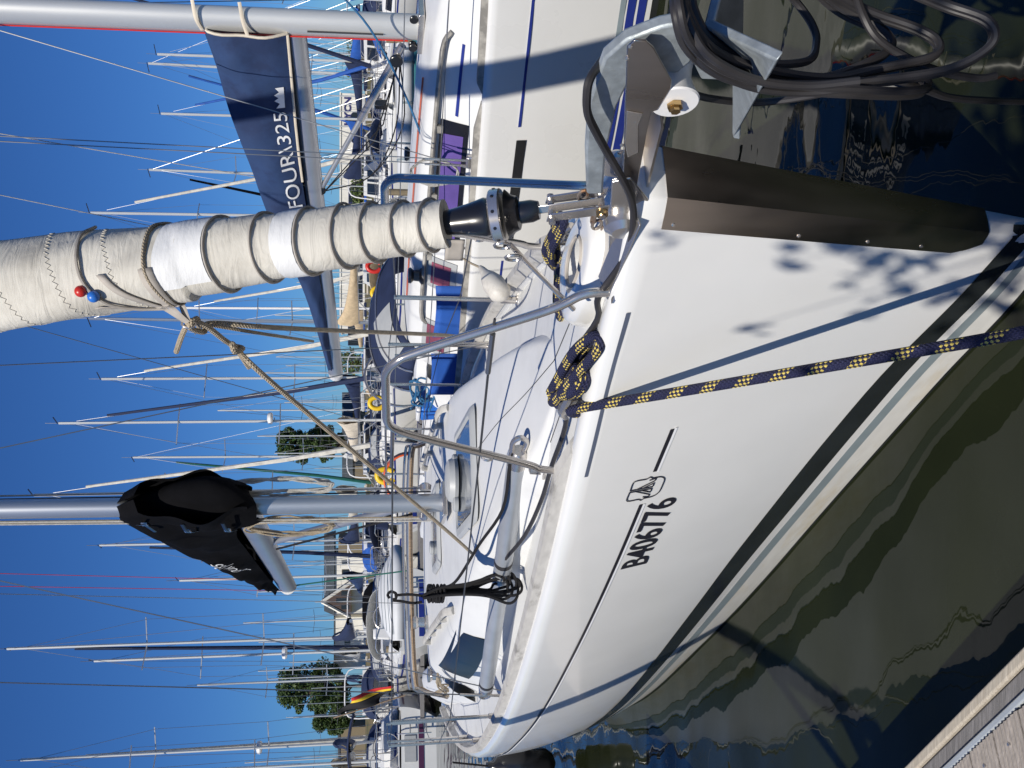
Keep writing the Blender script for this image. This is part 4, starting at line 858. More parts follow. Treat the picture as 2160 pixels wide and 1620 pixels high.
for k in range(4): MB().tube([(3.72 + .03 * k, .03, 1.78), (4.3 + .25 * k * .4, .05, 1.85 + .04 * k), (5.28, .03, 2.46)] if k % 2 else smoothpath([(3.72, .04, 1.76), (4.4, .07, 1.72 + .03 * k), (5.0, .06, 2.0), (5.25, .02, 2.45)], 5), .006, 6).build('vang_line', m_blackrope, Q, boat=True)
MB().lathe((3.74, .03, 1.79), (0, 1, 0), [(0, .05), (.004, .055), (.03, .055), (.034, .05)], 16).build('vang_block', m_black, Q, boat=True)
MB().lathe((5.24, .0, 2.46), (0, 1, 0), [(0, .04), (.03, .04)], 12).build('vang_block', m_black, Q, boat=True)
for k in range(2): MB().tube([(5.2 + k, .02, 2.5), nm(11 + k)], .004, 5).build('lazy_jack', m_whiterope, Q, boat=True)
# sprayhood, wheel guard, side cloths, stanchions
def hood(a, b):
    th = lerp(-1.5, 1.5, a); s = lerp(6.6, 7.3, b); h_ = .40 * math.sin(.35 + 1.22 * b); return (s, math.sin(th) * .86, roofn(min(s, 6.8), 0) - .30 + .26 + h_ * math.cos(th) ** .6 - .12 * (abs(math.sin(th)) ** 4))
MB().grid(28, 10, hood).build('sprayhood', m_navy2, Q, boat=True, smooth=60, solid=.01)
MB().grid(12, 6, lambda a, b: np.array(hood(lerp(.56, .86, a), lerp(.12, .62, b))) + (-.012, .008, .008)).build('sprayhood_window', m_hgrey, Q, boat=True)
for k in range(2): MB().tube([np.array(hood(i / 20, (.5, 1)[k])) * (1, 1.02, 1) + (0, 0, .012) for i in range(21)], .012, 8).build('sprayhood_frame', m_ss, Q, boat=True)
ptsn = {1: [], -1: []}
for sd in (1, -1):
    for s in (.6, 2.0, 4.6, 5.9, 7.2, 8.6):
        o = HN.hd(s) - .12; st = MB().tube([(s, sd * o, HN.deckz(s, o)), (s, sd * o, 1.78)], .0125, 10).build('stanchion', m_ss, Q, boat=True); ptsn[sd].append((s, sd * o, 1.77))
    MB().tube(ptsn[sd], .004, 6).build('lifeline', m_wire, Q, boat=True); MB().tube([(p[0], p[1], 1.47) for p in ptsn[sd]], .004, 6).build('lifeline', m_wire, Q, boat=True)
for s0, s1 in ((5.0, 5.62), (5.85, 6.45)):
    MB().grid(10, 6, lambda a, b: (lambda s: (s, HN.hd(s) - .10 + .012 * math.sin(9 * a), lerp(1.15, 1.45, b) - .02 * math.sin(3 * a)))(lerp(s0, s1, a)), flip=True).build('weather_cloth', m_royal, Q, boat=True, solid=.006)
for sd in (1, -1):
    MB().lathe((5.5, sd * .84, roofn(5.5, .84)), (0, 0, 1), [(0, .085), (.02, .085), (.04, .055), (.09, .05), (.115, .075), (.14, .07), (.145, .02)], 18).build('winch', m_black, Q, boat=True)
def boxc(a, b):  # cockpit coaming
    return None
mb = MB()
for sd in (1, -1): mb.grid(14, 6, lambda a, b: (lambda s: (s, sd * lerp(1.25, .65, b), HN.deckz(s, 1.1) + (.0, .2, .3, .3, .28, -.2)[round(b * 5)]))(lerp(6.85, 9.6, a)), flip=sd > 0)
mb.build('cockpit_coaming', m_deck, Q, boat=True, smooth=60)
MB().tube([(8.2 + .0 * math.cos(t), .45 * math.cos(t), 1.62 + .45 * math.sin(t)) for t in [2 * math.pi * k / 32 for k in range(32)]], .016, 8, closed=True).build('wheel', m_ss, Q, boat=True)
for pts, r, mt in (([(9.5, 1.2, 1.2), (9.55, 1.25, 1.78), (9.7, .6, 1.8), (9.7, -.6, 1.8), (9.55, -1.25, 1.78), (9.5, -1.2, 1.2)], .014, m_ss), ([(.5, .3, 1.25), (.2, .35, 1.85), (-.05, 0, 1.9), (.2, -.35, 1.85), (.5, -.3, 1.25)], .014, m_ss)): MB().tube(smoothpath(pts, 5), r, 8).build('guard_rail', mt, Q, boat=True)
# lines on the side deck and coachroof
MB().tube([(s, HN.hd(s) - .22, HN.deckz(s, HN.hd(s) - .22) + .02) for s in np.linspace(1.2, 5.4, 12)], .007, 6).build('jackline', m_bluerope, Q, boat=True)
MB().tube([(s, wcn(s) * .45, roofn(s, wcn(s) * .45) + .012) for s in np.linspace(3.6, 6.2, 12)], .008, 6).build('halyard_tail', mat('red_rope', (.42, .10, .06), .8), Q, boat=True)
MB().tube(smoothpath([NF.o(700, -30, .2), NF.o(780, 60, .25), NF.o(850, 190, .4), NF.o(905, 330, .55), NF.o(990, 560, 1.0)], 5), .009, 6).build('jib_sheet', m_bluerope, Q, boat=True)
for dx, o in ((2.55, .2), (2.9, -.1)): MB().lathe((dx, o, roofn(dx, o)), (0, 0, 1), [(0, .09), (.03, .09), (.08, .07), (.11, .03), (.115, 0)], 18).build('cowl_vent', m_wplas, Q, boat=True)
coil((3.95, 1.14, 1.5), .16, .35, 6, .005, m_whiterope, Q, 8)
m_fendw = mat('worn_fender', (.62, .59, .53), .5, var=.08, c2=(.45, .42, .37), mixscale=6)
# white fender on the far rail between the two yachts
fp0, fp1 = atY(1064, 628, 5.05), atY(1004, 552, 5.25)
fw_ = empty('fender', fp0, 0, 'white teardrop fender lying against the far toe rail of the white yacht', 'fender')
dv = fp1 - fp0
MB().lathe((0, 0, 0), dv, [(0, .02), (.015, .042), (.04, .06), (.12, .06), (.17, .045), (.21, .026), (.25, .018), (.27, .010)], 20).build('body', m_fendw, fw_, smooth=60)
MB().tube(smoothpath([vnorm(dv) * .26, vnorm(dv) * .36 + (0, .05, .05), vnorm(dv) * .55 + (.05, .1, .15)], 4), .006, 6).build('lanyard', m_beige, fw_)
# ------------------------------------------------------------------ far shore
m_grass = mat('bank_grass', (.085, .085, .032), .9, var=.35, scale=.9, c2=(.16, .12, .06), mixscale=.25, mixlo=.4, mixhi=.65, bump=.6, bscale=2)
def bankz(x, y, b): return b
mb = MB(); rows = [(196, -.6), (202, .6), (212, 2.6), (220, 3.2), (300, 3.3), (1400, 3.4)]
mb.grid(61, len(rows), lambda a, b: (lambda x, r_: (x, r_[0] + 2.5 * math.sin(x * .05) + 1.5 * math.sin(x * .17), r_[1] + .15 * math.sin(x * .31 + r_[0])))(lerp(-700, 700, a), rows[round(b * (len(rows) - 1))]), flip=True).build('bank', m_grass, kind='structure', origin=(0, 0, 0))
def leafmat(name, c, c2):
    return mat(name, c, .6, var=.35, scale=1.2, c2=c2, mixscale=.7, mixlo=.42, mixhi=.62)
m_leaf = leafmat('foliage', (.028, .06, .012), (.06, .095, .018)); m_leaf2 = leafmat('hedge_foliage', (.06, .10, .02), (.11, .13, .03)); m_bark = mat('bark', (.10, .075, .05), .9, var=.3)
def leaves(mb, c, r3, n, size, g):
    for _ in range(n):
        while True:
            p = np.array([g.uniform(-1, 1) for _ in range(3)]); d_ = np.linalg.norm(p)
            if .25 < d_ < 1: break
        q = np.array(c) + p * np.array(r3); u = vnorm([g.gauss(0, 1) for _ in range(3)]); v = vnorm(np.cross(u, [g.gauss(0, 1) for _ in range(3)])); s_ = size * g.uniform(.6, 1.4)
        mb.add([q - u * s_, q + v * s_ * .6, q + u * s_, q - v * s_ * .6], [(0, 1, 2, 3)])
def tree(name, x, y, zb, h, w_, label, seed, lm=m_leaf, group=None, n=15000, ls=.30):
    g = random.Random(seed); t = empty(name, (x, y, zb), 0, label, 'tree', group)
    tr = MB().tube(smoothpath([(0, 0, -.5), (.1, 0, h * .2), (-.1, .1, h * .45), (.1, 0, h * .8)], 4), lambda a: .035 * h * (1 - .8 * a) * .6, 8)
    cl_ = MB(); k = 60
    for i in range(k):
        a = g.uniform(0, 6.28); zz = g.uniform(.22, .95); prof = math.sin(math.pi * min(1, max(0, (zz - .08) / .98))) ** .6; rr = w_ * .5 * prof * g.uniform(.35, .85); c = (math.cos(a) * rr, math.sin(a) * rr, zz * h)
        b_ = g.uniform(.10, .19) * w_; leaves(cl_, c, (b_, b_, b_ * .75), n // k, ls, g)
        tr.tube([(0, 0, zz * h * .65), c], [.012 * h, .003 * h], 5)
    tr.build('trunk', m_bark, t); cl_.build('crown', lm, t, smooth=0); return t
def gx(y, Y): return (810 - y) / FPX * Y
tree('broad_tree', gx(1445, 236), 238, 3.2, 21.5, 13, 'large dark leafy tree beside the long white building', 1)
tree('broad_tree', gx(935, 236), 240, 3.2, 21.5, 10, 'tall leafy tree showing beside the striped furled sail', 2)
tree('broad_tree', gx(1500, 250), 250, 3.2, 13, 9, 'lower tree at the edge of the large dark tree', 3)
tree('small_tree', gx(765, 230), 232, 3.2, 6, 7, 'small light green tree in front of the white clubhouse wall', 4, m_leaf2, n=900)
for k, (y, lab) in enumerate(((118, 'clipped green hedge beyond the distant thin masts'), (330, 'overgrown green hedge under the club name wall'), (395, 'taller bushy hedge at the end of the clubhouse'))):
    h_ = (4.3, 2.6, 3.4)[k]; w_ = (9, 8, 9)[k]; g = random.Random(40 + k); t = empty('hedge', (gx(y, 222), 224, 3.0), 0, lab, 'hedge'); mb = MB()
    for i in range(9): leaves(mb, (lerp(-w_ / 2, w_ / 2, i / 8), 0, h_ * .5), (w_ / 9, 1.2, h_ * .55), 110, .3, g)
    mb.build('foliage', m_leaf2, t, smooth=0); MB().tube([(-w_ / 2, 0, .6), (w_ / 2, 0, .6)], .5, 6).build('stems', m_bark, t)
m_wall = mat('white_render', (.78, .75, .67), .8, var=.05, scale=.6, c2=(.60, .57, .5), mixscale=.4, mixlo=.5, mixhi=.8); m_slate = mat('slate_roof', (.055, .065, .07), .6, var=.2, scale=2); m_glassd = mat('dark_glass', (.02, .022, .025), .12, var=.2, scale=.5); m_brick = mat('dark_brick', (.075, .05, .042), .85, var=.2, scale=3); m_sign = mat('navy_sign', (.03, .03, .14), .6); m_bgwood = mat('brown_timber', (.20, .16, .10), .85, var=.2)
def part_box(par, name, x0, x1, y0, y1, z0, z1, mt, **k): return MB().box(((x0 + x1) / 2, (y0 + y1) / 2, (z0 + z1) / 2), (x1 - x0, y1 - y0, z1 - z0)).build(name, mt, par, smooth=0, **k)
def zv(v, Y): return EYE + (HOR - v) / FPX * Y * 1.0
# clubhouse with the letters KYCN
Y = 236; xr, xl = gx(205, Y), gx(700, Y)
club = empty('clubhouse', (xl, Y, 3.2), 0, 'long low white clubhouse with navy letters KYCN and round windows', 'building')
Wc = xr - xl; hz_ = zv(721, Y) - 3.2
part_box(club, 'wall', 0, Wc, 0, 14, 0, hz_, m_wall)
part_box(club, 'parapet', -.2, Wc + .2, -.2, 14.2, hz_ + .003, hz_ + .35, m_wall)
lettering('sign_letters', 'KYCN', lambda u, v: (Wc - (gx(205, Y) - gx(lerp(272, 213, u), Y)), -.08, zv(lerp(742, 727, v), Y) - 3.2), m_sign, club, bold=.05)
for y in (254, 298, 345, 400):
    x = gx(y, Y) - xl; r_ = 1.25; w1 = MB().lathe((x, .06, zv(752, Y) - 3.2), (0, -1, 0), [(0, r_ + .12), (.1, r_ + .12), (.12, r_)], 28).build('round_window', m_sign, club); MB().lathe((x, -.061, zv(752, Y) - 3.2), (0, -1, 0), [(0, r_), (.02, r_)], 28).build('pane', m_glassd, w1)
for y0, y1, v0, v1 in ((258, 290, 754, 772), (402, 448, 736, 768), (660, 730, 735, 765), (560, 640, 745, 765)):
    x0, x1 = gx(y1, Y) - xl, gx(y0, Y) - xl; wz0, wz1 = zv(v1, Y) - 3.2, zv(v0, Y) - 3.2
    w1 = part_box(club, 'window', x0, x1, -.06, .1, wz0, wz1, m_sign); n = max(2, int((x1 - x0) / 1.4))
    for i in range(n): part_box(w1, 'pane', lerp(x0, x1, i / n) + .08, lerp(x0, x1, (i + 1) / n) - .08, -.09, -.05, wz0 + .1, wz1 - .1, m_glassd)
# slate-roofed house with a gable
Y = 240; hs = empty('gabled_house', (gx(1205, Y), Y, 3.2), 0, 'white house with dark slate roof and steep glazed gable', 'building')
gx0 = gx(1205, Y); X = lambda y: gx(y, Y) - gx0
part_box(hs, 'wall', X(1290), X(1165), 1, 10, 0, zv(708, Y) - 3.2, m_wall)
rz0, rz1 = zv(707, Y) - 3.2, zv(684, Y) - 3.2
MB().prism([(X(1292), 0.5, rz0), (X(1292), 11, rz0), (X(1292), 5.5, rz1)], (X(1128) - X(1292), 0, 0)).build('roof', m_slate, hs, smooth=0)
part_box(hs, 'wall', X(1165) + .01, X(1132), 1.3, 10, 0, zv(715, Y) - 3.2, m_bgwood)
a_, b_, c_ = (X(1292), -2, zv(741, Y) - 3.2), (X(1220), -2, zv(741, Y) - 3.2), (X(1258), -2, zv(683, Y) - 3.2)
gb = MB().prism([a_, b_, c_], (0, 4, 0)).build('gable', m_brick, hs, smooth=0)
for p, q in ((a_, c_), (b_, c_)): MB().tube([np.array(p) + (0, -.15, 0), np.array(q) + (0, -.15, .1)], .35, 4).build('barge_board', m_wall, gb)
for i in range(3):
    cx = lerp(a_[0], b_[0], .3 + .2 * i); part_box(gb, 'pane', cx - .5, cx + .5, -2.08, -1.95, a_[2] + .4, a_[2] + 2.2 + (1.2 if i == 1 else 0), m_glassd)
for y in (1200, 1180): 
    w1 = part_box(hs, 'window', X(y) - .9, X(y) + .3, .9, 1.05, zv(738, Y) - 3.2, zv(722, Y) - 3.2, m_bgwood); part_box(w1, 'pane', X(y) - .8, X(y) + .2, .86, .92, zv(737, Y) - 3.2, zv(723, Y) - 3.2, m_glassd)
Y = 244; wh = empty('harbour_building', (gx(1400, Y), Y, 3.2), 0, 'flat white building between the gabled house and the large tree', 'building'); gx0 = gx(1400, Y)
part_box(wh, 'wall', 0, gx(1296, Y) - gx0, 0, 9, 0, zv(708, Y) - 3.2, m_wall); part_box(wh, 'roof_edge', -.2, gx(1296, Y) - gx0 + .2, -.2, 9.2, zv(708, Y) - 3.197, zv(706, Y) - 3.2, m_slate)
for y in (1320, 1345, 1372):
    w1 = part_box(wh, 'window', gx(y, Y) - gx0 - .8, gx(y, Y) - gx0 + .8, -.06, .05, zv(740, Y) - 3.2, zv(728, Y) - 3.2, m_slate); part_box(w1, 'pane', gx(y, Y) - gx0 - .68, gx(y, Y) - gx0 + .68, -.1, -.05, zv(739, Y) - 3.2, zv(729, Y) - 3.2, m_glassd)
Y = 250; sh_ = empty('dark_shed', (gx(1010, Y), Y, 3.2), 0, 'low dark roofed shed between the tall tree and the yacht mast', 'building'); gx0 = gx(1010, Y)
part_box(sh_, 'wall', 0, gx(830, Y) - gx0, 0, 8, 0, zv(745, Y) - 3.2, m_bgwood)
MB().prism([(-.3, -.5, zv(745, Y) - 3.2), (-.3, 8.5, zv(745, Y) - 3.2), (-.3, 4, zv(722, Y) - 3.2)], (gx(830, Y) - gx0 + .6, 0, 0)).build('roof', m_slate, sh_, smooth=0)
for y in (890, 930, 975): part_box(sh_, 'window', gx(y, Y) - gx0 - .7, gx(y, Y) - gx0 + .7, -.07, .05, zv(764, Y) - 3.2, zv(750, Y) - 3.2, m_glassd)
Y = 255; s2 = empty('brown_building', (gx(1620, Y), Y, 3.2), 0, 'low olive brown building past the large tree', 'building'); gx0 = gx(1620, Y)
part_box(s2, 'wall', -20, gx(1525, Y) - gx0, 0, 8, 0, zv(718, Y) - 3.2, m_bgwood); part_box(s2, 'roof', -20.2, gx(1525, Y) - gx0 + .3, -.3, 8.3, zv(718, Y) - 3.197, zv(714, Y) - 3.2, m_slate)
# ------------------------------------------------------------------ moored yachts across the water
COL = dict(white=(m_gel2, m_deck), navyhull=(mat('navy_hull', (.02, .025, .08), .25, coat=.4), m_deck), cream=(mat('cream_hull', (.72, .66, .50), .35), m_deck), plum=(m_gel2, m_deck))
m_plum = mat('plum_stripe', (.075, .022, .06), .35); m_redst = mat('red_stripe', (.30, .03, .03), .35)
hull_cache = {}
def gen_hull(L, B):
    k = L / 10.6; b = B / 1.65
    t1 = ([0, .01, .03, .08, .2, .38, .7, 1.07, 1.97, 2.93, 4.1, 5, 6, 7, 8, 9.3, 10.6], [0, .05, .085, .115, .19, .29, .44, .6, .93, 1.2, 1.42, 1.54, 1.62, 1.65, 1.62, 1.48, 1.2]); t2 = ([0, .02, .1, .24, .7, 1.05, 1.91, 2.65, 3.67, 5.54, 7, 8.5, 10.6], [0, .02, .05, .10, .24, .36, .62, .83, 1.06, 1.34, 1.4, 1.28, .85])
    return Hull(L, ([x * k for x in t1[0]], [y * b for y in t1[1]]), ([x * k for x in t2[0]], [y * b for y in t2[1]]), 1.3 * k ** .5, 1.08 * k ** .5, smin=7.5 * k)
def bg_yacht(x, Yd, th, L, mh, label, hullc='white', stripe=m_bluestripe, cover=m_navy, jib=m_sail, hoodm=m_navy2, bimini=None, radar=False, mastm=m_aluw, seed=0, group='yachts moored across the water', windgen=False, rig=.011, simple=False):
    g = random.Random(seed); k = L / 10.6; h = gen_hull(L, 1.62 * k ** .8); ms = L * .38
    A = np.array([-math.sin(th), math.cos(th)]); bx, by = np.array([x, Yd]) - A * ms
    r = empty('sailing_yacht', (bx, by, 0), th - math.pi / 2, label, 'sailboat', group)
    B = dict(boat=True); hm, dm = COL[hullc]
    h.mesh().build('hull', hm, r, smooth=50, **B); h.deck().build('deck', dm, r, **B)
    for sd in (1, -1):
        h.strip(.10, .24, .4, L * .96, n=24, sd=sd, off=.006).build('boot_stripe', stripe, r, **B); h.strip(-.1, .08, .4, L * .96, n=20, sd=sd, off=.008).build('antifouling', m_anti, r, **B)
        h.strip(lambda s: h.sheer(s) - .16, lambda s: h.sheer(s) - .10, .5, L * .97, n=24, sd=sd, off=.006).build('hull_stripe', stripe, r, **B)
    s0, s1 = L * .22, L * .66; hc_ = .42 * k ** .5; w_ = lambda s: h.hd(s) * .66
    def rf(s, o): q = abs(o) / w_(s); e = 1 if q < .7 else max(0, 1 - ((q - .7) / .3) ** 1.8); t = min(1, (s - s0) / (L * .16)); return h.deckz(s, o) - .01 + hc_ * e * t ** .8
    MB().grid(20, 17, lambda a, b: (lambda s: (s, (2 * b - 1) * w_(s), rf(s, (2 * b - 1) * w_(s)) if a < .999 else h.deckz(s, 0) - .05))(lerp(s0, s1, a)), flip=True).build('cabin', dm, r, smooth=60, **B)
    for sd in (1, -1):
        for a0, a1 in ((.42, .6), (.64, .86)):
            MB().grid(6, 3, lambda a, b: (lambda s: (s, sd * (w_(s) * lerp(.97, .85, b) + .012), rf(s, w_(s) * lerp(.97, .85, b)) + .012))(lerp(s0, s1, lerp(a0, a1, a))), flip=sd > 0).build('cabin_window', m_smoke, r, **B)
    zr = rf(ms, 0); ma = MB().tube([(ms, 0, zr), (ms + .01 * mh, 0, mh)], .058, 8, ell=(1.2, .9), up=(1, 0, 0)).build('mast', mastm, r, **B)
    MB().tube([(ms + .01 * mh, 0, mh), (ms + .01 * mh, 0, mh + .5)], .012, 4).build('antenna', m_wire, ma, **B); MB().box((ms + .01 * mh - .25, 0, mh + .06), (.6, .03, .03)).build('wind_vane', m_black, ma, **B)
    zs = (mh * .40, mh * .68); ch = (ms + .25, h.hd(ms) * .86, h.deckz(ms, 0))
    for z in zs:
        for sd in (1, -1): MB().tube([(ms, 0, z), (ms + .3, sd * ch[1] * .72, z + .05)], .022, 6).build('spreader', m_alu, ma, **B)
    for sd in (1, -1): MB().tube([(ch[0], sd * ch[1], ch[2]), (ms + .3, sd * ch[1] * .72, zs[0]), (ms + .3, sd * ch[1] * .66, zs[1]), (ms + .01 * mh, 0, mh * .97)], rig * .7, 4).build('shroud', m_wire, r, **B)
    MB().tube([(.1, 0, 1.4), (ms - .05, 0, mh * .95)], rig * .7, 4).build('forestay', m_wire, r, **B); MB().tube([(L - .1, 0, 1.2), (ms + .15, 0, mh * .99)], rig * .7, 4).build('backstay', m_wire, r, **B)
    if jib: MB().tube([(.25, 0, 2.0), (ms * .35, 0, mh * .36), (ms * .86, 0, mh * .86)], lambda a: (.10, .085, .05)[round(a * 2)], 8).build('furled_jib', jib, r, **B)
    bz, bl = zr + .95, L * .40
    MB().tube([(ms + .1, 0, bz), (ms + bl, 0, bz + .05)], .06, 8).build('boom', m_alu, r, **B)
    if cover:
        tp = [(ms + .02, bz + .85), (ms + bl * .2, bz + .55), (ms + bl * .6, bz + .32), (ms + bl * .97, bz + .2)]; bt = [(ms + .02, bz - .02), (ms + bl * .2, bz - .02), (ms + bl * .6, bz), (ms + bl * .97, bz + .02)]
        cover_mesh(cover_fn(tp, bt, .16, .02, seed), 16, 8).build('sail_cover', cover, r, smooth=70, **B)
    MB().tube([(ms + .1, 0, zr + .15), (ms + bl * .35, 0, bz - .03)], .025, 6).build('vang', m_alu, r, **B)
    if hoodm:
        def hd_(a, b): t = lerp(-1.5, 1.5, a); s = lerp(s1 - .9, s1 + .25, b); return (s, math.sin(t) * w_(s1) * 1.05, rf(s1 - .4, 0) - .05 + .62 * math.sin(.3 + 1.25 * b) * max(0, math.cos(t)) ** .6)
        hd = MB().grid(16, 7, hd_).build('sprayhood', hoodm, r, smooth=60, solid=.02, **B); MB().grid(8, 4, lambda a, b: np.array(hd_(lerp(.3, .7, a), lerp(.12, .55, b))) + (-.02, 0, .02)).build('hood_window', m_hgrey, hd, **B)
    if bimini:
        bm_ = MB().grid(10, 7, lambda a, b: (lerp(L * .70, L * .93, b), lerp(-1.1, 1.1, a), 2.75 - .18 * (2 * a - 1) ** 2 - .05 * (2 * b - 1) ** 2)).build('bimini', bimini, r, smooth=60, solid=.03, **B)
        for sd in (1, -1): MB().tube([(L * .8, sd * 1.2, 1.3), (L * .73, sd * 1.08, 2.55)], .015, 5).add([], []).tube([(L * .8, sd * 1.2, 1.3), (L * .9, sd * 1.08, 2.55)], .015, 5).build('bimini_frame', m_ss, bm_, **B)
    if radar: rd = MB().lathe((ms - .22, 0, mh * .42), (0, 0, 1), [(0, .2), (.06, .24), (.16, .22), (.2, .1)], 12).build('radar_dome', m_wplas, ma, **B); MB().box((ms - .1, 0, mh * .415), (.2, .08, .03)).build('bracket', m_alu, rd, **B)
    for sd in (1, -1):
        mb = MB(); top = []
        for s in np.linspace(.9, L - .4, 7): o = sd * (h.hd(s) - .08); z = h.deckz(s, o); mb.tube([(s, o, z), (s, o, z + .62)], .014, 4); top.append((s, o, z + .61))
        mb.tube(top, .008, 4); mb.tube([(p[0], p[1], p[2] - .3) for p in top], .007, 4); mb.build('guard_rail', m_ss, r, **B)
    MB().tube(smoothpath([(.7, .5, 1.3), (.3, .4, 1.95), (-.05, 0, 2.0), (.3, -.4, 1.95), (.7, -.5, 1.3)], 3), .016, 5).build('pulpit', m_ss, r, **B)
    MB().tube(smoothpath([(L - .5, 1.1 * k, 1.1), (L - .35, 1.15 * k, 1.8), (L - .1, .6, 1.82), (L - .1, -.6, 1.82), (L - .35, -1.15 * k, 1.8), (L - .5, -1.1 * k, 1.1)], 3), .016, 5).build('pushpit', m_ss, r, **B)
    mb = MB()
    for sd in (1, -1): mb.grid(8, 5, lambda a, b: (lambda s: (s, sd * lerp(1.2, .6, b) * k, h.deckz(s, 1) + (0, .22, .3, .28, -.2)[round(b * 4)]))(lerp(s1, L - .2, a)), flip=sd > 0)
    mb.build('cockpit_coaming', dm, r, smooth=60, **B)
    MB().tube([(L * .84, .42 * math.cos(t), 1.5 + .42 * math.sin(t)) for t in [2 * math.pi * q / 20 for q in range(20)]], .018, 5, closed=True).build('wheel', m_ss, r, **B)
    zt = h.sheer(L); bt_ = h.hd(L) * .9
    tr = MB().box((L + .012, 0, zt * .42), (.02, bt_ * 1.5, .16)).build('transom_band', stripe, r, **B)
    MB().box((L + .02, .0, zt * .72), (.03, bt_ * .7, zt * .34)).build('transom_hatch', m_hgrey, r, bevel=.02, **B)
    mb = MB()
    for o in (.45, .75): mb.tube(smoothpath([(L - .05, o, zt + .05), (L + .12, o, zt), (L + .14, o, .15)], 3), .018, 6)
    for z in (.3, .55, .8): mb.tube([(L + .14, .45, z), (L + .14, .75, z)], .018, 6)
    mb.build('boarding_ladder', m_ss, r, **B)
    MB().box((L - .3, -.7, zt + .55), (.3, .35, .5), taper=.85).build('stern_locker', g.choice((m_black, m_wplas, m_navy2)), r, bevel=.04, **B)
    if windgen:
        wg = MB().tube([(L - .4, .9, 1.2), (L - .4, .9, 4.6)], .03, 6).build('generator_pole', m_aluw, r, **B); MB().lathe((L - .7, .9, 4.65), (1, 0, 0), [(0, .02), (.08, .1), (.35, .1), (.5, .03)], 10).build('generator_body', m_wplas, wg, **B)
        for q in range(3): t = .4 + q * 2.094; MB().prism([(L - .66, .9, 4.65), (L - .66, .9 + .62 * math.cos(t), 4.65 + .62 * math.sin(t)), (L - .66, .9 + .5 * math.cos(t + .14), 4.65 + .5 * math.sin(t + .14))], (.015, 0, 0)).build('generator_blade', m_navy2, wg, **B)
    return r, h, rf
def from_px(v, y, mh):
    q = math.atan((1080 - v) / FPX) - PITCH; t = math.tan(q); Y_ = (mh - EYE) / t; return gx(y, Y_ * 1.0) * (math.cos(PITCH) + math.sin(PITCH) * math.tan(q)) , Y_
FLEET = [  # mast top in the photo (v, y), mast height, heading, length, options
 (18, 1317, 14.6, 3.5, 11.5, dict(label='big white yacht with navy furled jib and twin spreader mast', jib=m_navy2, cover=m_navy2, hoodm=m_grcanvas)),
 (197, 1351, 12.4, .35, 9.6, dict(label='white yacht with a radar dome and grey cover next to the navy jib mast', radar=True, cover=m_grcanvas, hoodm=m_navy2, jib=None)),
 (47, 1531, 14.2, 3.45, 11.2, dict(label='plum striped white yacht with navy bimini and radar dome', stripe=m_plum, radar=True, bimini=m_navy2, cover=m_navy2, jib=m_sail, hoodm=None)),
 (-42, 1566, 15.2, .3, 11.8, dict(label='tallest masted white yacht behind the navy bimini', jib=m_navy2, cover=m_sail, hoodm=m_navy2)),
 (417, 1415, 10.2, 3.4, 8.6, dict(label='small yacht with dark blue cover in front of the large tree', cover=m_navy2, jib=None, hoodm=m_royal)),
 (122, 883, 13.8, .45, 10.8, dict(label='yacht with cream cover and dark spiral striped furled jib', cover=m_cream, jib=m_navy2, hoodm=m_navy2, radar=True)),
 (282, 957, 12.8, 3.6, 10.0, dict(label='yacht with pale grey boom cover and green furled jib', cover=m_grcanvas, jib=m_green, hoodm=m_grcanvas)),
 (70, 1021, 14.2, .5, 11.0, dict(label='white yacht directly behind the near silver mast', cover=m_sail, hoodm=m_navy2)),
 (212, 1127, 12.8, 3.5, 10.2, dict(label='yacht with dark furled jib seen past the black boom cover', jib=m_navy2, cover=m_navy2, hoodm=m_navy2)),
 (378, 1202, 9.4, .4, 8.2, dict(label='small white yacht with a purple blue cover before the gabled house', cover=m_navy, jib=None, hoodm=m_navy)),
 (213, 797, 12.8, .5, 10.0, dict(label='white yacht with white furled jib and dark sprayhood behind the pulpit', hoodm=m_navy2, cover=m_navy2)),
 (190, 686, 12.6, 3.7, 10.2, dict(label='yacht with beige sail bag seen past the rolled sail', cover=m_tan, jib=None, hoodm=m_tan, mastm=m_alu)),
 (385, 655, 10.8, .5, 9.0, dict(label='white masted yacht behind the far end of the navy boom', mastm=m_wplas, cover=m_tan, hoodm=m_tan, jib=m_sail)),
 (331, 150, 12.0, .6, 9.6, dict(label='yacht with navy cover and black jib beside the neighbour mast', jib=None, cover=m_navy2, hoodm=m_navy2, windgen=True)),
 (314, 178, 12.6, 3.7, 10.2, dict(label='yacht with royal blue furled jib and blue boom cover', jib=m_royal, cover=m_royal, hoodm=m_royal)),
 (339, 268, 12.0, .55, 9.6, dict(label='yacht with bright blue boom cover in front of the club letters', jib=m_royal, cover=m_royal, hoodm=m_navy2)),
 (316, 388, 12.0, 3.6, 9.8, dict(label='white yacht with black furled jib before the hedge', jib=m_blackcanvas, cover=m_navy2, hoodm=m_navy)),
 (190, 471, 13.8, .6, 10.6, dict(label='yacht with white sail cover hidden behind the rolled genoa', cover=m_sail, jib=m_sail, hoodm=m_navy2)),
 (150, 30, 13.4, 3.6, 10.4, dict(label='yacht with royal blue cover just past the neighbour mast', cover=m_royal, jib=m_navy2, hoodm=m_royal)),
]
fleet = []
for i, (v, y, mh, th, L, k) in enumerate(FLEET):
    x, Yd = from_px(v, y, mh); fleet.append((bg_yacht(x, Yd, th, L, mh, seed=50 + i, **k), x, Yd, th, L))
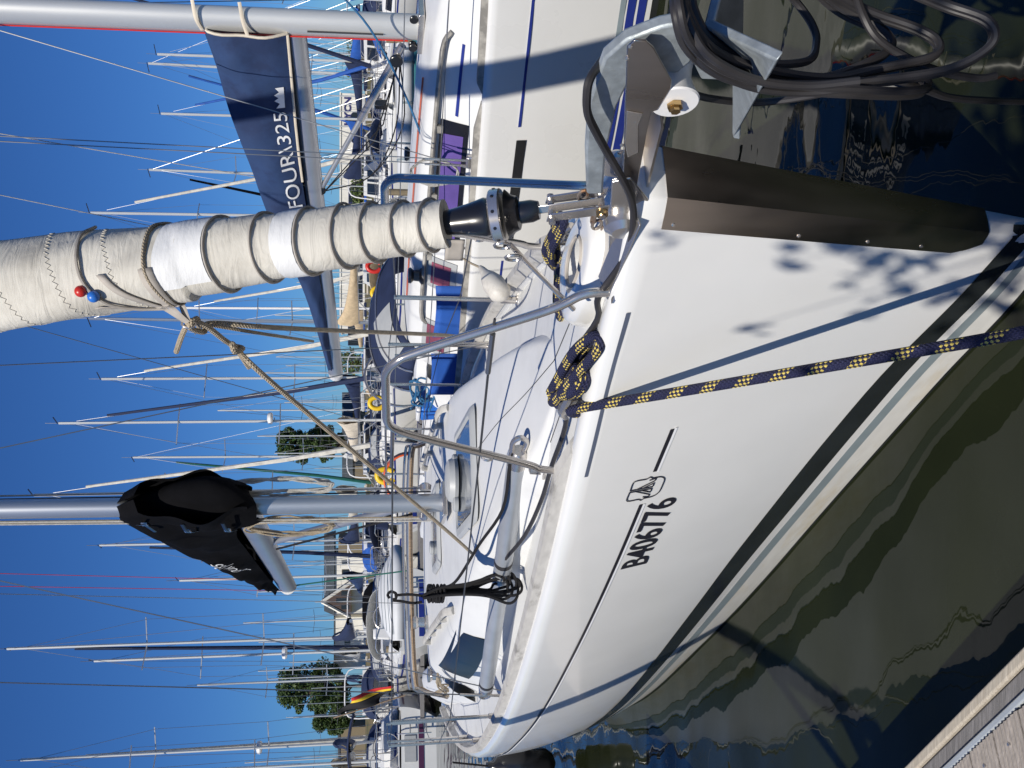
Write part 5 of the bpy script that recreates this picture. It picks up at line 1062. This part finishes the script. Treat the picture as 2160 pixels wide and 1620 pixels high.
# far boats whose masts make a thin forest at the end of the basin
g = random.Random(77); m_farm = m_aluw
far_y = [96, 104, 113, 121, 130, 138, 147, 157, 168, 228, 243, 352, 508, 600, 622, 712, 742, 772, 845, 985, 1155, 1178, 1228, 1262, 1385, 1440, 1472, 1498, 1582, 1604]
far_y = [(y, 110, 165) for y in far_y] + [(int(20 + 1580 * (k + g.random()) / 34), 66, 105) for k in range(34)]
for i, (y, ya, yb) in enumerate(far_y):
    Yd = g.uniform(ya, yb); x = gx(y, Yd); L = g.uniform(7.5, 10); mh = g.uniform(9.5, 12.5); th = g.choice((.4, 3.5)) + g.uniform(-.1, .1); h = gen_hull(L, 1.5); ms = L * .38
    A = np.array([-math.sin(th), math.cos(th)]); b0_ = np.array([x, Yd]) - A * ms
    hcol, cvc = ('white' if g.random() < .75 else 'navy'), g.choice(('navy', 'blue', 'grey', 'cream'))
    r = empty('distant_yacht', (b0_[0], b0_[1], 0), th - math.pi / 2, f'tiny distant {hcol} hulled yacht with {cvc} boom cover near the far bank', 'sailboat', f'distant {hcol} yachts with {cvc} covers')
    hm = h.mesh(); hm.build('hull', m_gel2 if hcol == 'white' else COL['navyhull'][0], r, boat=True, smooth=50)
    MB().box((L * .45, 0, 1.35), (L * .4, 1.6, .6), taper=.8).build('cabin', m_deck, r, boat=True); MB().tube([(ms, 0, 1.3), (ms, 0, mh)], .05, 6).build('mast', m_farm, r, boat=True)
    MB().tube([(ms, 0, 2.5), (ms + L * .38, 0, 2.5)], .13, 6).build('sail_cover', dict(navy=m_navy2, blue=m_royal, grey=m_grcanvas, cream=m_cream)[cvc], r, boat=True)
    MB().tube([(.1, 0, 1.3), (ms, 0, mh)], .014, 4).build('forestay', m_wire, r, boat=True); MB().tube([(L - .1, 0, 1.2), (ms, 0, mh)], .012, 4).build('backstay', m_wire, r, boat=True)
    MB().tube([(ms + .2, -.9, mh * .55), (ms, 0, mh * .54), (ms + .2, .9, mh * .55)], .016, 4).build('spreaders', m_wire, r, boat=True)
# motor cruisers berthed among the yachts
def cruiser(y, Yd, th, L, label, canopy=None, stripe=m_bluestripe, fly=False, seed=0):
    k = L / 9; h = gen_hull(L, 1.55 * k); x = gx(y, Yd); A = np.array([-math.sin(th), math.cos(th)]); b_ = np.array([x, Yd]) - A * L * .5; B = dict(boat=True)
    r = empty('motor_cruiser', (b_[0], b_[1], 0), th - math.pi / 2, label, 'motorboat', 'motor cruisers across the water')
    h.mesh().build('hull', m_gel2, r, smooth=50, **B); h.deck().build('deck', m_deck, r, **B)
    for sd in (1, -1): h.strip(.45, .58, .5, L * .97, n=20, sd=sd, off=.006).build('hull_stripe', stripe, r, **B); h.strip(-.1, .12, .5, L * .97, n=16, sd=sd, off=.008).build('antifouling', m_anti, r, **B)
    z0 = 1.05; w_ = 1.25 * k
    def sec(s, wv, z): return [(s, -wv, z), (s, wv, z)]
    rows = [(L * .26, w_ * .55, z0 + .1), (L * .36, w_ * .85, z0 + .55), (L * .43, w_, z0 + .62), (L * .52, w_ * .9, z0 + 1.25), (L * .78, w_ * .9, z0 + 1.3), (L * .80, w_, z0 + .2)]
    mb = MB()
    for s_, wv, z in rows: mb.v += [(s_, -wv * 1.08, z0 - .1), (s_, -wv, z), (s_, wv, z), (s_, wv * 1.08, z0 - .1)]
    for i in range(len(rows) - 1):
        for j in range(3): mb.f.append((i * 4 + j, i * 4 + j + 1, i * 4 + 5 + j, i * 4 + 4 + j))
    mb.build('superstructure', m_deck, r, smooth=30, **B)
    MB().add([(L * .437, -w_ * .93, z0 + .70), (L * .437, w_ * .93, z0 + .70), (L * .512, w_ * .84, z0 + 1.2), (L * .512, -w_ * .84, z0 + 1.2)], [(0, 1, 2, 3)]).build('windscreen', m_smoke, r, smooth=0, **B)
    for sd in (1, -1):
        for a0, a1 in ((.54, .64), (.66, .76)): MB().prism([(L * a0, sd * (w_ * .985), z0 + .62), (L * a1, sd * (w_ * .985), z0 + .62), (L * a1, sd * w_ * .93, z0 + 1.12), (L * a0, sd * w_ * .93, z0 + 1.12)], (0, sd * .015, 0)).build('side_window', m_smoke, r, smooth=0, **B)
    MB().tube(smoothpath([(L * .97, 1.0, 1.2), (L * .9, 1.05, 1.75), (.5, .35, 1.95), (.1, 0, 1.98), (.5, -.35, 1.95), (L * .9, -1.05, 1.75), (L * .97, -1.0, 1.2)], 5), .016, 5).build('guard_rail', m_ss, r, **B)
    MB().tube(smoothpath([(L * .8, w_, z0 + .9), (L * .78, w_ * .9, z0 + 1.9), (L * .78, 0, z0 + 2.05), (L * .78, -w_ * .9, z0 + 1.9), (L * .8, -w_, z0 + .9)], 4), .03, 6).build('radar_arch', m_wplas, r, **B)
    if canopy: MB().grid(8, 8, lambda a, b: (lerp(L * .74, L * .97, b), lerp(-w_, w_, a), z0 + 1.35 - .5 * b ** 2 - .3 * (2 * a - 1) ** 4)).build('canopy', canopy, r, smooth=60, solid=.02, **B)
    MB().box((L + .2, 0, .75), (.4, .5, .9), taper=.8).build('outboard', m_black, r, bevel=.05, **B)
for i, (y, Yd, th, L, lab, cv) in enumerate(((1090, 47, .4, 8.5, 'white motor cruiser with grey canopy beside the near mast', m_grcanvas), (1165, 51, 3.4, 8, 'motor cruiser with blue canopy before the slate roofed house', m_royal), (1450, 45, 3.4, 7.5, 'motor cruiser with dark navy canopy beside the ensign', m_navy2), (1290, 50, 3.5, 8, 'motor cruiser with black canopy behind the upturned dinghy', m_blackcanvas), (735, 46, .5, 8, 'motor cruiser with tan canopy behind the navy sprayhood', m_tan), (560, 45, 3.5, 8, 'white motor cruiser half hidden by the rolled sail', m_navy), (320, 48, .5, 8, 'white motor cruiser behind the neighbour vang', None), (110, 49, 3.6, 8, 'motor cruiser with navy canopy behind the neighbour mast foot', m_navy2), (915, 45, .5, 8, 'motor cruiser with grey canopy behind the orange cover', m_grcanvas))):
    cruiser(y, Yd, th, L, lab, cv, seed=i)
# floating walkways between the rows
for Yp, lab in ((31.5, 'timber walkway floating between the near and far rows of yachts'), (56, 'grey floating walkway behind the far row of yachts')):
    pt_ = empty('floating_walkway', (0, Yp, 0), .0, lab, 'walkway')
    for k in range(-12, 13): 
        if abs(gx(810, Yp)) >= 0: MB().box((k * 2.5, 0, .42), (2.46, 1.8, .12)).build('deck_section', m_beam, pt_)
    for k in range(-6, 7): MB().cyl((k * 5 + 1.3, 1.1, -.5), (k * 5 + 1.3, 1.1, 1.5), .11, n=10).build('pile', m_bgwood, pt_)
# rescue gear and other loose things on the far yachts
def horseshoe(p, mt, label, s=.42):
    t = MB().tube(smoothpath([(math.cos(a) * s * .62, 0, math.sin(a) * s * .8) for a in [R(-60 + k * 30) for k in range(11)]], 3), .10 * s / .42, 8).build
    mb = MB().tube(smoothpath([(p[0] + math.cos(a) * s * .62, p[1], p[2] + s + math.sin(a) * s * .8) for a in [R(-60 + k * 30) for k in range(11)]], 3), .11 * s / .42, 8); return mb.build('horseshoe_buoy', mt, label=label, cat='lifebuoy', smooth=60)
horseshoe(atY(815, 850, 24), m_yellow, 'bright yellow horseshoe lifebuoy seen inside the pulpit frame', .22)
horseshoe(atY(818, 618, 30), m_yellow, 'yellow lifebuoy beside the rolled sail', .26)
horseshoe(atY(808, 562, 30), m_red, 'red lifebuoy just past the edge of the rolled sail', .26)
horseshoe(atY(828, 735, 28), m_yellow, 'yellow lifebuoy above the navy sprayhood', .24)
# orange liferaft cover behind the mast
p = atY(862, 1008, 17); mb = MB().grid(17, 17, lambda a, b: (p[0] + .42 * math.cos(a * math.pi), p[1] + .5 * (b - .5), p[2] + .42 * math.sin(a * math.pi)), flip=True); mb.build('orange_cover', m_orange, label='rounded orange cover standing behind the near silver mast', cat='cover', solid=.03, smooth=60)
horseshoe(atY(838, 1003, 18), m_yellow, 'yellow horseshoe lifebuoy against the orange cover', .2)
# upturned white inflatable dinghy
dg = empty('dinghy', atY(852, 1255, 26), .25, 'upturned pale grey inflatable dinghy behind the black rope hank', 'dinghy')
m_infl = mat('inflatable_fabric', (.60, .61, .62), .5, var=.06, scale=2)
MB().grid(25, 13, lambda a, b: ((a - .5) * 2.3, (b - .5) * 1.3 * math.sin(math.pi * min(.999, max(.001, a * .9 + .06))) ** .4, .05 + .62 * math.sin(math.pi * b) ** .5 * math.sin(math.pi * min(.999, max(.001, a * .9 + .06))) ** .5), flip=True).build('hull', m_infl, dg, smooth=70)
for sd in (1, -1): MB().tube(smoothpath([(-1.1, sd * .5, .15), (0, sd * .68, .15), (.8, sd * .5, .15), (1.15, sd * .1, .2)], 5), .18, 12).build('tube', m_infl, dg)
for k in range(4): MB().tube(smoothpath([(-1.0 + .05 * k, -.66 + .02 * k, .3 + .08 * k), (0, -.72 + .03 * k, .36 + .08 * k), (.9, -.5 + .05 * k, .34 + .08 * k)], 5), .008, 5).build('seam', m_grey, dg)
# rolled white inflatable on the foredeck beyond the neighbour
rl = empty('rolled_inflatable', atY(876, 240, 12.6), -.12, 'rolled white inflatable with a teal band beyond the neighbour coachroof', 'inflatable')
MB().tube([(-.78, 0, .11), (.85, 0, .13)], .115, 16).build('roll', m_infl, rl, smooth=60); MB().tube([(-.78, -.02, -.02), (.9, -.02, .0)], .045, 10).build('band', mat('teal_band', (.03, .16, .19), .5), rl)
for k in (-.6, .1, .6): MB().lathe((k, 0, .115), (1, 0, 0), [(0, .118), (.03, .118)], 16).build('strap', m_grey, rl)
# coiled beige lines and Belgian ensign on the boats astern
fl = empty('ensign', atY(800, 1478, 30), 0, 'limp black yellow and red ensign on a varnished staff', 'flag')
m_fy = mat('flag_yellow', (.75, .52, .03), .8); m_fr = mat('flag_red', (.50, .02, .025), .8); m_fk = mat('flag_black', (.012, .012, .014), .85)
MB().tube([(-.35, 0, 1.05), (.1, 0, -.6)], .018, 6).build('staff', m_teak, fl); fl.scale = (1.3, 1.3, 1.3); FB = (0, .66, .83, 1)
for k, mt in enumerate((m_fk, m_fy, m_fr)):
    MB().grid(12, 6, lambda a, b: (lambda q: (-.30 + .42 * q + .25 * a, .10 * math.sin(6 * a + 5 * q), .95 - .95 * a - .35 * q + .06 * math.sin(7 * q)))(lerp(FB[k], FB[k + 1], b)), flip=True).build('stripe', mt, fl, solid=.01, smooth=60)
# stern lines hanging on our own after rail
coil(tuple(MF.o(860, 1525, 1.0)), .2, .5, 8, .009, m_beige, yacht, 21)

# ------------------------------------------------------------------ unseen tub tree added behind the photographer so its leaves dapple the bow
sdv = np.array(SUNDIR); aim = np.array([.50, 2.54, .02]); cc_ = aim - sdv * 4.6
tb = empty('dappling_tree', (cc_[0], cc_[1], DZ), 0, 'small unseen leafy tree in a tub, added to dapple the bow', 'tree')
MB().lathe((0, 0, .0), (0, 0, 1), [(0, .26), (.5, .34), (.5, .30), (.44, .30)], 20).build('tub', m_bgwood, tb)
hh = cc_[2] - DZ; g = random.Random(5)
mb = MB().tube(smoothpath([(0, 0, .4), (.03, .02, 1.2), (-.02, 0, hh)], 4), lambda a: .035 - .02 * a, 8); cl_ = MB()
for i in range(6): leaves(cl_, (g.uniform(-.25, .25), g.uniform(-.25, .25), hh + g.uniform(-.25, .05)), (.18, .18, .14), 60, .05, g)
for i in range(95):
    a = g.uniform(0, 6.28); rr = g.uniform(.2, .68); c = np.array((math.cos(a) * rr, math.sin(a) * rr, hh + g.uniform(-.2, .55))); mb.tube([(0, 0, hh - .2), c], [.004, .0015], 4); leaves(cl_, c, (.05, .05, .045), 5, .032, g)
mb.build('trunk', m_bark, tb); cl_.build('crown', m_leaf, tb, smooth=0)

# post and level arm added out of view to cast the shade band on the hull
arm_root = empty('shading_arm', (-2.82, 1.7, DZ), 0, 'added unseen post with a long level arm that shades the hull', 'light blocker')
MB().tube([(0, 0, 0), (0, 0, 2.12)], .055, 12).build('post', m_pole, arm_root); MB().tube([(0, -.3, 2.05), (0, 4.9, 2.05)], .048, 12).build('arm', m_pole, arm_root); MB().tube([(0, 0, 1.3), (0, .9, 2.02)], .03, 8).build('brace', m_pole, arm_root)
MB().box((0, 0, .02), (.3, .3, .04)).build('foot_plate', m_pole, arm_root)
fgp = empty('finger_pontoon', (-3.3, 2.9, 0), 0, 'narrow timber finger pontoon carrying the added shading arm', 'pontoon')
for i in range(50): MB().box((0, -3.7 + i * .15, DZ - .035), (1.3, .142, .03)).build('plank', m_plank, fgp, smooth=0)
MB().box((0, 0, .2), (1.2, 7.4, .38)).build('float', m_beam, fgp)

# blue box and tangled blue line on the neighbour's quarter
pb_ = atY(938, 848, 10.6); bxo = empty('cool_box', pb_, .5, 'bright blue box with a pale lid beyond the coachroof edge', 'box')
MB().box((0, 0, .13), (.30, .24, .26), taper=1.08).build('body', m_blue, bxo, bevel=.02); MB().box((0, 0, .285), (.33, .27, .045)).build('lid', m_wplas, bxo, bevel=.015)
g = random.Random(31); mb = MB(); pc_ = atY(905, 838, 10.4)
mb.tube(smoothpath([pc_ + np.array((g.uniform(-.16, .2), g.uniform(-.1, .1), g.uniform(-.12, .2))) for _ in range(26)], 5), .011, 6); mb.build('rope_tangle', m_bluerope, label='tangled heap of blue line beside the blue box', cat='rope')
